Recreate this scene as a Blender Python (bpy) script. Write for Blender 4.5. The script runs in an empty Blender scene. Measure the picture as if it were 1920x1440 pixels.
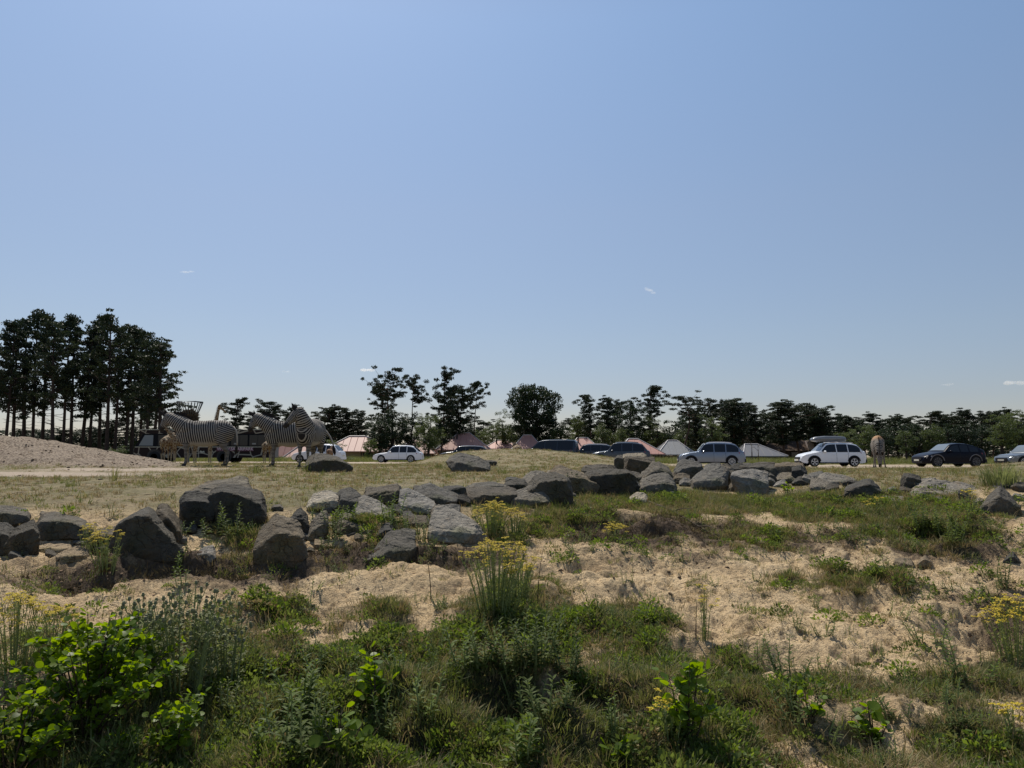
import bpy, bmesh, math, random, re
import numpy as np
from mathutils import Vector, Matrix, Euler, Quaternion

# ------------------------------------------------------------------ camera, sky, sun, exposure
S = bpy.context.scene
COL = S.collection
F = 1400.0                      # focal length in photo pixels (1920 wide)
HOR = 855.0                     # horizon row in the photo
PITCH = math.atan((HOR - 720.0) / F)
EYE = 2.0                       # camera height above the scene's z = 0
cam = bpy.data.cameras.new('camera'); cam_o = bpy.data.objects.new('camera', cam); COL.objects.link(cam_o)
cam.sensor_fit = 'HORIZONTAL'; cam.sensor_width = 36.0; cam.lens = 36.0 * F / 1920.0
cam.clip_start = 0.05; cam.clip_end = 20000
cam_o.location = (0, 0, EYE); cam_o.rotation_euler = (math.pi / 2 + PITCH, 0, 0)
S.camera = cam_o
SUN_EL = math.radians(56); SUN_AZ = math.radians(-22)      # azimuth from +Y towards +X
w = bpy.data.worlds.new('World'); S.world = w; w.use_nodes = True
nt = w.node_tree; nt.nodes.clear()
sky = nt.nodes.new('ShaderNodeTexSky'); sky.sky_type = 'NISHITA'; sky.sun_disc = False
sky.sun_elevation = SUN_EL; sky.sun_rotation = SUN_AZ; sky.altitude = 0
sky.air_density = 1.0; sky.dust_density = 0.35; sky.ozone_density = 1.6
tint = nt.nodes.new('ShaderNodeMix'); tint.data_type = 'RGBA'; tint.blend_type = 'MULTIPLY'
tint.inputs[0].default_value = 1.0; tint.inputs[7].default_value = (0.98, 0.98, 0.93, 1)
bg = nt.nodes.new('ShaderNodeBackground'); bg.inputs['Strength'].default_value = 0.139
wo = nt.nodes.new('ShaderNodeOutputWorld')
# clear blue air overhead, a pale veil of summer haze low down (depends on elevation only, the same all round)
geo_w = nt.nodes.new('ShaderNodeTexCoord'); sx_w = nt.nodes.new('ShaderNodeSeparateXYZ'); nt.links.new(geo_w.outputs['Generated'], sx_w.inputs[0])
rw = nt.nodes.new('ShaderNodeValToRGB'); ew = rw.color_ramp.elements
for _ in range(3): ew.new(.5)
for el, (q, c) in zip(ew, [(0.0, (.50, .465, .51)), (.07, (.53, .49, .53)), (.152, (.645, .59, .585)), (.315, (.82, .75, .71)), (.52, (.93, .935, .90))]): el.position = q; el.color = (*c, 1)
nt.links.new(sx_w.outputs[2], rw.inputs[0]); nt.links.new(rw.outputs[0], tint.inputs[7])
nt.links.new(sky.outputs[0], tint.inputs[6]); nt.links.new(tint.outputs[2], bg.inputs[0]); nt.links.new(bg.outputs[0], wo.inputs[0])
sl = bpy.data.lights.new('sun', 'SUN'); sl.energy = 5.0; sl.angle = math.radians(0.53); sl.color = (1.0, 0.93, 0.82)
so = bpy.data.objects.new('sun', sl); COL.objects.link(so)
sd = Vector((math.sin(SUN_AZ) * math.cos(SUN_EL), math.cos(SUN_AZ) * math.cos(SUN_EL), math.sin(SUN_EL)))
so.rotation_euler = (-sd).to_track_quat('-Z', 'Y').to_euler(); so.location = (-20, 60, 90)
S.view_settings.view_transform = 'Standard'; S.view_settings.look = 'None'
S.view_settings.exposure = 0.0; S.view_settings.gamma = 1.0; S.view_settings.use_curve_mapping = False
S.render.engine = 'CYCLES'
S.cycles.max_bounces = 6; S.cycles.transparent_max_bounces = 12; S.cycles.volume_bounces = 3

# ------------------------------------------------------------------ projection helpers
cp, sp = math.cos(PITCH), math.sin(PITCH)
def P(px, py, Y):
    """World point seen at photo pixel (px,py) at world distance Y."""
    u = (px - 960.0) / F; v = (720.0 - py) / F
    t = Y / (cp - v * sp)
    return Vector((u * t, Y, EYE + (sp + v * cp) * t))
def pix(x, y, z):
    d = y * cp + (z - EYE) * sp
    return 960 + F * x / d, 720 - F * ((z - EYE) * cp - y * sp) / d

# ------------------------------------------------------------------ numpy noise
def _h(ix, iy, iz, seed):
    n = (ix * 374761393 + iy * 668265263 + iz * 2147483647 + seed * 1274126177) & 0xffffffff
    n = ((n ^ (n >> 13)) * 1274126177) & 0xffffffff
    n = ((n ^ (n >> 16)) * 2246822519) & 0xffffffff
    return ((n ^ (n >> 15)) & 0xffffff) / float(0xffffff)
def noise2(x, y, seed=0):
    x = np.asarray(x, float); y = np.asarray(y, float)
    xi = np.floor(x).astype(np.int64); yi = np.floor(y).astype(np.int64)
    fx = x - xi; fy = y - yi; fx = fx * fx * (3 - 2 * fx); fy = fy * fy * (3 - 2 * fy)
    z = np.int64(0)
    a = _h(xi, yi, z, seed); b = _h(xi + 1, yi, z, seed); c = _h(xi, yi + 1, z, seed); d = _h(xi + 1, yi + 1, z, seed)
    return (a * (1 - fx) + b * fx) * (1 - fy) + (c * (1 - fx) + d * fx) * fy
def noise3(x, y, z, seed=0):
    xi = np.floor(x).astype(np.int64); yi = np.floor(y).astype(np.int64); zi = np.floor(z).astype(np.int64)
    fx = x - xi; fy = y - yi; fz = z - zi
    fx = fx * fx * (3 - 2 * fx); fy = fy * fy * (3 - 2 * fy); fz = fz * fz * (3 - 2 * fz)
    r = 0
    for dz in (0, 1):
        for dy in (0, 1):
            for dx in (0, 1):
                wgt = (fx if dx else 1 - fx) * (fy if dy else 1 - fy) * (fz if dz else 1 - fz)
                r = r + wgt * _h(xi + dx, yi + dy, zi + dz, seed)
    return r
def fbm2(x, y, oct=4, seed=0, gain=0.5):
    s = 0; a = 1; t = 0
    for i in range(oct):
        s = s + a * (noise2(x * 2 ** i + 17.3 * i, y * 2 ** i - 9.1 * i, seed + i) - 0.5); t += a; a *= gain
    return s / t * 2
def fbm3(x, y, z, oct=3, seed=0, gain=0.5):
    s = 0; a = 1; t = 0
    for i in range(oct):
        s = s + a * (noise3(x * 2 ** i + 7.7 * i, y * 2 ** i, z * 2 ** i - 3.1 * i, seed + i) - 0.5); t += a; a *= gain
    return s / t * 2
def sstep(a, b, x):
    t = np.clip((x - a) / (b - a), 0, 1); return t * t * (3 - 2 * t)

# ------------------------------------------------------------------ mesh / object helpers
def fmesh(name, V, Fc, mats=(), smooth=False, midx=None):
    V = np.asarray(V, np.float32).reshape(-1, 3)
    me = bpy.data.meshes.new(name)
    if isinstance(Fc, np.ndarray):
        n, k = Fc.shape
        me.vertices.add(len(V)); me.vertices.foreach_set('co', V.ravel())
        me.loops.add(n * k); me.loops.foreach_set('vertex_index', Fc.astype(np.int32).ravel())
        me.polygons.add(n); me.polygons.foreach_set('loop_start', np.arange(0, n * k, k, dtype=np.int32))
    else:
        me.from_pydata(V.tolist(), [], [tuple(int(i) for i in f) for f in Fc])
    for m in (mats if isinstance(mats, (list, tuple)) else [mats]): me.materials.append(m)
    if midx is not None: me.polygons.foreach_set('material_index', np.asarray(midx, np.int32))
    me.polygons.foreach_set('use_smooth', np.full(len(me.polygons), bool(smooth)))
    me.update(calc_edges=True); me.validate()
    return me
def obj(name, me, parent=None, loc=None, rot=None, scl=None, **props):
    o = bpy.data.objects.new(name, me); COL.objects.link(o)
    if parent is not None: o.parent = parent
    if loc is not None: o.location = loc
    if rot is not None: o.rotation_euler = rot
    if scl is not None: o.scale = scl if hasattr(scl, '__len__') else (scl,) * 3
    for k, v in props.items(): o[k] = v
    return o
def thing(name, label, cat, loc=(0, 0, 0), rotz=0.0, group=None, scl=None):
    o = obj(name, None, None, loc, (0, 0, rotz), scl); o.empty_display_size = 0.2
    o['label'] = label; o['category'] = cat
    if group: o['group'] = group
    return o
class MB:
    """collects simple shapes into one mesh"""
    def __init__(s): s.V = []; s.F = []; s.n = 0
    def add(s, V, Fc):
        V = np.asarray(V, float).reshape(-1, 3); s.V.append(V)
        for f in Fc: s.F.append(tuple(int(i) + s.n for i in f))
        s.n += len(V); return s
    def box(s, c, d, R=None):
        V = np.array([(x, y, z) for x in (-.5, .5) for y in (-.5, .5) for z in (-.5, .5)]) * np.array(d)
        if R is not None: V = V @ np.array(R).T
        return s.add(V + np.array(c), [(0, 1, 3, 2), (4, 6, 7, 5), (0, 4, 5, 1), (2, 3, 7, 6), (0, 2, 6, 4), (1, 5, 7, 3)])
    def tube(s, pts, rad, n=6, cap=True):
        pts = np.asarray(pts, float); m = len(pts)
        if not hasattr(rad, '__len__'): rad = [rad] * m
        T = np.gradient(pts, axis=0); T /= (np.linalg.norm(T, axis=1)[:, None] + 1e-9)
        ref = np.array([0.0, 1, 0]) if abs(T[0][1]) < 0.9 else np.array([1.0, 0, 0])
        V = []
        for i in range(m):
            a = np.cross(T[i], ref); a /= np.linalg.norm(a) + 1e-9; b = np.cross(T[i], a)
            for k in range(n):
                th = 2 * math.pi * k / n
                V.append(pts[i] + rad[i] * (math.cos(th) * a + math.sin(th) * b))
        Fc = [(i * n + k, i * n + (k + 1) % n, (i + 1) * n + (k + 1) % n, (i + 1) * n + k) for i in range(m - 1) for k in range(n)]
        if cap: Fc += [tuple(range(n))[::-1], tuple(range((m - 1) * n, m * n))]
        return s.add(V, Fc)
    def lathe(s, prof, n=24, axis='Y', c=(0, 0, 0)):
        V = []
        for r, h in prof:
            for k in range(n):
                th = 2 * math.pi * k / n; a, b = r * math.cos(th), r * math.sin(th)
                V.append((a, h, b) if axis == 'Y' else (a, b, h))
        m = len(prof)
        Fc = [(i * n + k, i * n + (k + 1) % n, (i + 1) * n + (k + 1) % n, (i + 1) * n + k) for i in range(m - 1) for k in range(n)]
        Fc += [tuple(range(n)), tuple(range((m - 1) * n, m * n))[::-1]]
        return s.add(np.array(V) + np.array(c), Fc)
    def mesh(s, name, mats, smooth=False):
        V = np.concatenate(s.V) if s.V else np.zeros((0, 3))
        return fmesh(name, V, s.F, mats, smooth)

# ------------------------------------------------------------------ material helpers
class NT:
    def __init__(s, name):
        s.m = bpy.data.materials.new(name); s.m.use_nodes = True; s.t = s.m.node_tree; s.t.nodes.clear()
        s.out = s.t.nodes.new('ShaderNodeOutputMaterial')
    def n(s, typ, **kw):
        nd = s.t.nodes.new(typ)
        for k, v in kw.items(): setattr(nd, k, v)
        return nd
    def l(s, a, b): s.t.links.new(a, b)
    def bsdf(s, rough=0.8, spec=0.3, metal=0.0, col=None):
        b = s.n('ShaderNodeBsdfPrincipled'); b.inputs['Roughness'].default_value = rough
        b.inputs['Specular IOR Level'].default_value = spec; b.inputs['Metallic'].default_value = metal
        if col: b.inputs['Base Color'].default_value = (*col, 1)
        s.l(b.outputs[0], s.out.inputs[0]); return b
    def noise(s, scale, detail=4, rough=0.55, coord='Object', vec=None, dist=0.0):
        n = s.n('ShaderNodeTexNoise'); n.inputs['Scale'].default_value = scale; n.inputs['Detail'].default_value = detail
        n.inputs['Roughness'].default_value = rough; n.inputs['Distortion'].default_value = dist
        if vec is None:
            tc = s.n('ShaderNodeTexCoord'); vec = tc.outputs[coord]
        s.l(vec, n.inputs['Vector']); return n.outputs['Fac']
    def ramp(s, fac, stops):
        r = s.n('ShaderNodeValToRGB'); e = r.color_ramp.elements
        while len(e) < len(stops): e.new(0.5)
        for el, (p, c) in zip(e, stops):
            el.position = p; el.color = (*c, 1) if hasattr(c, '__len__') else (c, c, c, 1)
        s.l(fac, r.inputs[0]); return r.outputs[0]
    def mix(s, fac, a, b, mode='MIX'):
        m = s.n('ShaderNodeMix', data_type='RGBA', blend_type=mode)
        for i, v in ((0, fac), (6, a), (7, b)):
            if hasattr(v, 'is_output') or hasattr(v, 'links'): s.l(v, m.inputs[i])
            elif hasattr(v, '__len__'): m.inputs[i].default_value = (*v[:3], 1)
            else: m.inputs[i].default_value = v if i == 0 else (v, v, v, 1)
        return m.outputs[2]
    def math(s, op, a, b=0.0, c=None):
        m = s.n('ShaderNodeMath', operation=op)
        for i, v in enumerate((a, b) if c is None else (a, b, c)):
            if hasattr(v, 'links'): s.l(v, m.inputs[i])
            else: m.inputs[i].default_value = v
        return m.outputs[0]
    def attr(s, name):
        a = s.n('ShaderNodeAttribute'); a.attribute_name = name; return a.outputs['Fac']
    def bump(s, h, strength, dist, bsdf):
        b = s.n('ShaderNodeBump'); b.inputs['Strength'].default_value = strength; b.inputs['Distance'].default_value = dist
        s.l(h, b.inputs['Height']); s.l(b.outputs[0], bsdf.inputs['Normal']); return b
def simple(name, col, rough=0.7, spec=0.3, metal=0.0, var=0.15, scale=8.0, bump=0.0):
    t = NT(name); b = t.bsdf(rough, spec, metal)
    f = t.noise(scale, 4); c = t.mix(f, tuple(x * (1 - var) for x in col), tuple(min(1, x * (1 + var)) for x in col))
    t.l(c, b.inputs['Base Color'])
    if bump: t.bump(t.noise(scale * 6, 4), bump, 0.02, b)
    return t.m
def leafmat(name, cols, trans=0.35, rough=0.5, spec=0.3, coord_scale=0.6, rnd=0.35):
    t = NT(name)
    oi = t.n('ShaderNodeObjectInfo'); f = t.noise(coord_scale, 3)
    geo = t.n('ShaderNodeNewGeometry')
    a = t.math('MULTIPLY_ADD', geo.outputs['Random Per Island'], 0.45, 0.0)
    a = t.math('ADD', a, t.math('MULTIPLY', oi.outputs['Random'], rnd))
    a = t.math('ADD', a, t.math('MULTIPLY', f, 0.55)); a = t.math('SUBTRACT', a, 0.17)
    k = len(cols); c = t.ramp(a, [(i / (k - 1), cols[i]) for i in range(k)])
    b = t.bsdf(rough, spec); t.l(c, b.inputs['Base Color'])
    tr = t.n('ShaderNodeBsdfTranslucent'); hs = t.n('ShaderNodeHueSaturation'); hs.inputs['Saturation'].default_value = 1.15; hs.inputs['Value'].default_value = 1.5
    hs.inputs['Hue'].default_value = 0.485
    t.l(c, hs.inputs['Color']); t.l(hs.outputs[0], tr.inputs[0])
    mx = t.n('ShaderNodeMixShader'); mx.inputs[0].default_value = trans
    t.l(b.outputs[0], mx.inputs[1]); t.l(tr.outputs[0], mx.inputs[2]); t.l(mx.outputs[0], t.out.inputs[0])
    return t.m
# ------------------------------------------------------------------ terrain shape
def tanang(py): return math.tan(PITCH + math.atan((720.0 - py) / F))
NEAR = {
 -500: [(1440, 4.2), (1300, 5.1), (1200, 6.1), (1100, 7.4), (1060, 8.2), (1035, 8.8), (965, 9.7), (940, 10.6), (920, 12.2), (900, 15), (885, 18.5)],
 0:    [(1440, 4.3), (1300, 5.2), (1200, 6.2), (1100, 7.6), (1060, 8.4), (1035, 9.0), (965, 9.9), (940, 10.8), (920, 12.2), (900, 15), (885, 18.5)],
 240:  [(1440, 4.3), (1300, 5.3), (1200, 6.4), (1100, 7.8), (1065, 8.5), (1035, 9.1), (965, 10.0), (935, 11.2), (910, 13), (893, 16), (883, 19)],
 480:  [(1440, 4.4), (1300, 5.5), (1200, 6.7), (1100, 8.0), (1070, 8.6), (1040, 9.2), (958, 10.3), (930, 11.6), (905, 14), (886, 18)],
 720:  [(1440, 4.5), (1300, 5.7), (1200, 6.9), (1100, 8.2), (1050, 9.0), (1005, 9.7), (945, 10.8), (922, 12), (905, 14), (888, 18)],
 960:  [(1440, 4.5), (1300, 5.7), (1200, 6.9), (1100, 8.3), (1040, 9.3), (990, 10.3), (945, 11.5), (918, 13), (905, 14.5), (888, 18)],
 1200: [(1440, 4.6), (1300, 5.8), (1200, 7.0), (1100, 8.5), (1030, 9.7), (970, 11.2), (930, 12.8), (905, 14.3), (893, 16), (883, 19)],
 1440: [(1440, 4.6), (1300, 5.8), (1200, 7.0), (1100, 8.6), (1030, 9.9), (970, 11.8), (928, 13.6), (896, 15), (886, 17), (879, 20)],
 1680: [(1440, 4.6), (1300, 5.8), (1200, 7.0), (1100, 8.6), (1030, 9.8), (978, 11.2), (940, 12.5), (905, 13.8), (890, 16), (883, 19)],
 1920: [(1440, 4.6), (1300, 5.8), (1200, 7.1), (1100, 8.6), (1030, 9.8), (985, 10.8), (950, 11.8), (915, 13), (895, 15), (882, 18)],
 2500: [(1440, 4.6), (1300, 5.8), (1200, 7.1), (1100, 8.6), (1030, 9.8), (985, 10.8), (950, 11.8), (915, 13), (895, 15), (882, 18)],
}
def far_z(px):
    t = min(1, max(0, (px - 500) / 1000.0)); L = lambda a, b: a + (b - a) * t
    return [(24, L(-.30, -.44)), (32, L(-.38, -.60)), (45, L(-.48, -.71)), (54, L(-.55, -.76)), (75, L(-.58, -.78)), (120, -.75), (250, -.9), (800, -1.5), (3000, -3.0)]
COLS = sorted(NEAR); YG = np.concatenate([np.arange(0.5, 30, 0.1), np.arange(30, 140, 1.0), np.geomspace(140, 3000, 40)])
TAB = []
for c in COLS:
    pts = [(0.5, -2.15), (2.5, -2.1), (3.6, -2.02)] + [(y, tanang(py) * y) for py, y in NEAR[c]] + far_z(c)
    pts.sort(); a = np.interp(YG, [p[0] for p in pts], [p[1] for p in pts])
    k = np.ones(5) / 5; n0 = 295; b = a.copy(); b[2:n0 - 2] = np.convolve(a[:n0], k, 'valid'); TAB.append(b)
TAB = np.array(TAB)
def smooth_base(x, y):
    x = np.asarray(x, float); y = np.clip(np.asarray(y, float), 0.5, 3000)
    pc = np.clip(960 + F * x / y, COLS[0], COLS[-1])
    yi = np.interp(y, YG, np.arange(len(YG))); y0 = np.clip(yi.astype(int), 0, len(YG) - 2); fy = yi - y0
    ci = np.interp(pc, COLS, np.arange(len(COLS))); c0 = np.clip(ci.astype(int), 0, len(COLS) - 2); fc = ci - c0; fc = fc * fc * (3 - 2 * fc)
    z = (TAB[c0, y0] * (1 - fy) + TAB[c0, y0 + 1] * fy) * (1 - fc) + (TAB[c0 + 1, y0] * (1 - fy) + TAB[c0 + 1, y0 + 1] * fy) * fc
    # the two sand and grass mounds and a low rise at the far right
    yc = (855 - np.interp(pc, [-500, 0, 60, 110, 200, 260, 300, 345], [812, 820, 822, 829, 848, 857, 863, 874])) / F * 29.0
    base29 = np.interp(pc, [0, 400], [-.36, -.36])
    z = z + np.maximum(0, yc - base29) * np.exp(-((y - 29) / 4.2) ** 2) * sstep(380, 330, pc)
    cc = (855 - np.interp(pc, [740, 790, 820, 870, 930, 1010, 1100, 1180, 1260], [870, 864, 854, 845.5, 841, 842, 850, 861, 872])) / F * 34.0
    b34 = np.interp(pc, [740, 1260], [-.42, -.52])
    z = z + np.maximum(0, cc - b34) * np.exp(-((y - 34) / 6.0) ** 2)
    rr = (855 - np.interp(pc, [1780, 1840, 1900, 2000, 2500], [886, 876, 869, 862, 855])) / F * 21.0
    z = z + np.maximum(0, rr + .42) * np.exp(-((y - 21) / 3.0) ** 2)
    return z + EYE
# pits and undercuts: (px, py, radius m, depth m)
PITS = [(1165, 975, .38, .20), (1240, 1000, .25, .12), (1372, 1182, .30, .16), (1335, 1160, .2, .10), (1005, 1330, .60, .42), (1120, 1350, .5, .26),
        (1880, 1200, .55, .34), (1470, 1235, .28, .14), (250, 1215, .5, .18), (590, 1145, .42, .16), (500, 1165, .3, .12), (960, 1085, .3, .1),
        (1040, 1080, .28, .11), (1085, 1065, .2, .1), (1180, 1110, .25, .1), (700, 1250, .3, .12), (560, 1280, .35, .12), (545, 1120, .15, -.06),
        (140, 1090, .5, .18), (310, 1075, .45, .22), (400, 1075, .4, .18), (90, 1070, .4, .14), (780, 1055, .3, .08), (1740, 1010, .5, .20), (1830, 990, .4, .18),
        (1300, 1215, .25, .12), (1600, 1130, .3, .08), (1820, 1160, .3, .14), (1360, 1340, .4, .16), (1560, 1400, .5, .14), (1780, 1390, .5, .14), (640, 1380, .5, .16), (860, 1420, .4, .2),
        (590, 1065, .16, -.10), (640, 1090, .4, -.08), (760, 1085, .5, -.10), (1130, 1040, .5, -.10), (1500, 1190, .6, -.07), (1640, 1100, .7, -.08)]
_pits = []
def _march(px, py, hf):
    u = (px - 960.0) / F; v = (720.0 - py) / F
    ky = cp - v * sp; dx = u / ky; dz = (sp + v * cp) / ky
    Y = np.concatenate([np.arange(2.5, 40, 0.02), np.arange(40, 300, 0.5)])
    below = (EYE + dz * Y) <= hf(dx * Y, Y)
    i = int(np.argmax(below)) if below.any() else len(Y) - 1
    return dx * Y[i], Y[i]
for (a, b, r, d) in PITS:
    x, y = _march(a, b, smooth_base); _pits.append((x, y, r, d))
def masks(x, y):
    """vegetation, soil and pale track masks at ground points (functions of the place, drawn on the ground plan)"""
    z = smooth_base(x, y); px, py = pix(x, y, z)
    n1 = fbm2(x * 1.1, y * 1.1, 4, 5); n2 = fbm2(x * 3.7, y * 3.7, 3, 9)
    def E(cx, cy, rx, ry): return np.exp(-(((px - cx) / rx) ** 2 + ((py - cy) / ry) ** 2))
    veg = 0.0 * px
    for cx, cy, rx, ry, wt in [(900, 1330, 420, 120, 1.1), (560, 1300, 260, 110, .75), (200, 1400, 420, 90, 1.0), (350, 1270, 190, 90, .7), (1020, 1190, 190, 70, .95), (960, 1130, 70, 55, .9), (1500, 1400, 420, 90, .55),
            (1800, 1390, 260, 90, .40), (1320, 1285, 190, 50, .55), (1180, 1250, 150, 45, .55), (560, 1140, 110, 16, .6), (735, 1145, 40, 16, .5), (1180, 945, 250, 26, 1.1), (1450, 938, 220, 26, 1.0), (1060, 960, 120, 26, .9),
            (930, 985, 90, 35, .9), (1700, 970, 160, 50, .9), (1770, 1005, 80, 38, .7), (1600, 1085, 160, 40, .5), (1400, 1010, 200, 22, .4), (1210, 1160, 60, 26, .7), (1640, 1300, 150, 30, .45), (1810, 1290, 110, 45, .4),
            (700, 985, 150, 50, .7), (450, 1010, 60, 60, .6), (210, 1040, 70, 40, .5), (230, 1210, 80, 30, .5), (60, 1210, 90, 45, .45), (820, 1200, 120, 40, .55), (1290, 1080, 70, 22, .35), (1500, 1120, 120, 30, .4), (1890, 1310, 90, 60, .5)]:
        veg = veg + wt * E(cx, cy, rx, ry)
    veg = veg + (.55 - .30 * sstep(1000, 1400, px)) * sstep(1290, 1420, py)
    veg = veg * (0.75 + 1.1 * n1) + 0.62 * n2 * sstep(.05, .5, veg) + .08 * n1
    field = sstep(975, 945, py + 40 * (px > 1000) * sstep(1000, 1300, px)) * sstep(9.0, 10.6, y)
    soil = 0.0 * px
    for cx, cy, rx, ry, wt in [(140, 1075, 190, 26, .9), (430, 1070, 150, 26, .9), (640, 1040, 180, 22, .6), (850, 1045, 130, 22, .7), (1150, 985, 190, 22, .9), (1400, 1000, 260, 18, .7), (1750, 1020, 180, 26, .7),
            (1020, 1330, 150, 60, .8), (250, 1215, 110, 28, .7), (80, 1275, 120, 40, .7), (560, 1160, 120, 16, .5), (1620, 960, 160, 14, .4), (1900, 1160, 70, 50, .6), (1250, 1040, 250, 30, .35), (1700, 1100, 260, 60, .3)]:
        soil = soil + wt * E(cx, cy, rx, ry)
    soil = soil * (0.95 + 1.0 * fbm2(x * 2.1 + 9, y * 2.1, 4, 21)) + .3 * sstep(.5, 1.1, veg)
    track = E(0, 889, 330, 5.0) + .8 * E(250, 880, 260, 3.5) + sstep(58, 66, y) * sstep(86, 78, y) * sstep(900, 760, px) + sstep(44, 47, y) * sstep(64, 61, y) * sstep(900, 1100, px) + .7 * sstep(29, 30.5, y) * sstep(36, 34, y) * sstep(1450, 1560, px)
    track = track + .5 * sstep(23.4, 23.9, y) * sstep(25.6, 25.0, y) * sstep(340, 420, px) * sstep(760, 640, px)
    mound = sstep(20, 23, y) * sstep(400, 300, px) * sstep(42, 38, y)
    return np.clip(veg, 0, 1), np.clip(soil, 0, 1), np.clip(track, 0, 1), np.clip(field, 0, 1), np.clip(mound, 0, 1)
def ground(x, y, full=False):
    x = np.asarray(x, float); y = np.asarray(y, float)
    z = smooth_base(x, y); veg, soil, track, field, mound = masks(x, y)
    for (a, b, r, d) in _pits:
        q = ((x - a) / r) ** 2 + ((y - b) / (r * 0.75)) ** 2
        z = z - d * np.exp(-q ** 1.5) + (0.28 * d * np.exp(-((np.sqrt(q) - 1.5) / .45) ** 2))
    near = sstep(12.5, 9.5, y) ; lump = fbm2(x * 3.2, y * 3.2, 5, 31, .6)
    z = z + near * (1 - field) * ((.06 - .02 * veg) * lump + .018 * np.abs(fbm2(x * 8, y * 8, 4, 37, .6)) + .05 * fbm2(x * 1.1, y * 1.1, 2, 40))
    hole = sstep(.60, .80, noise2(x * 4.3, y * 4.3, 91)); hole2 = sstep(.62, .85, noise2(x * 9.1, y * 9.1, 93))
    z = z - near * (1 - field) * (1 - .4 * veg) * (.055 * hole + .022 * hole2) * sstep(-.5, .3, fbm2(x * .7, y * .7, 2, 95))
    ridg = 1 - np.abs(fbm2(x * 5.5, y * 5.5, 4, 43, .55)) * 2.2
    z = z - near * (1 - field) * .06 * np.clip(ridg - .55, 0, 1)
    z = z + .22 * np.clip(soil - .2, 0, 1) * near * np.clip(fbm2(x * 2.6, y * 2.6, 4, 47, .6) + .1, -.2, 1)
    z = z + near * (1 - field) * veg * .16 * fbm2(x * 2.3 + 3, y * 2.3, 3, 97, .6)
    z = z + field * (.022 * fbm2(x * 1.7, y * 1.7, 4, 51) ) * sstep(60, 30, y)
    z = z + mound * (.12 * fbm2(x * 1.3, y * 1.3, 5, 61, .65) - .08 * sstep(.6, .8, noise2(x * 2.1, y * 2.1, 63)))
    if full: return z, veg, soil, track, field, mound
    return z
def gz(x, y): return float(ground(np.array([x]), np.array([y]))[0])
def G(px, py, hf=None):
    """ground point seen at a photo pixel"""
    x, y = _march(px, py, hf or ground); return Vector((x, y, gz(x, y)))

# ground sheet, densest where the bank is close
U = np.concatenate([np.linspace(-3.2, -.80, 45)[:-1], np.linspace(-.80, .80, 1150), np.linspace(.80, 3.2, 45)[1:]])
Yr = np.concatenate([np.linspace(.6, 3.4, 16)[:-1], np.linspace(3.4, 13.5, 430)[:-1], np.linspace(13.5, 45, 190)[:-1], np.linspace(45, 130, 60)[:-1], np.geomspace(130, 3000, 40)])
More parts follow.
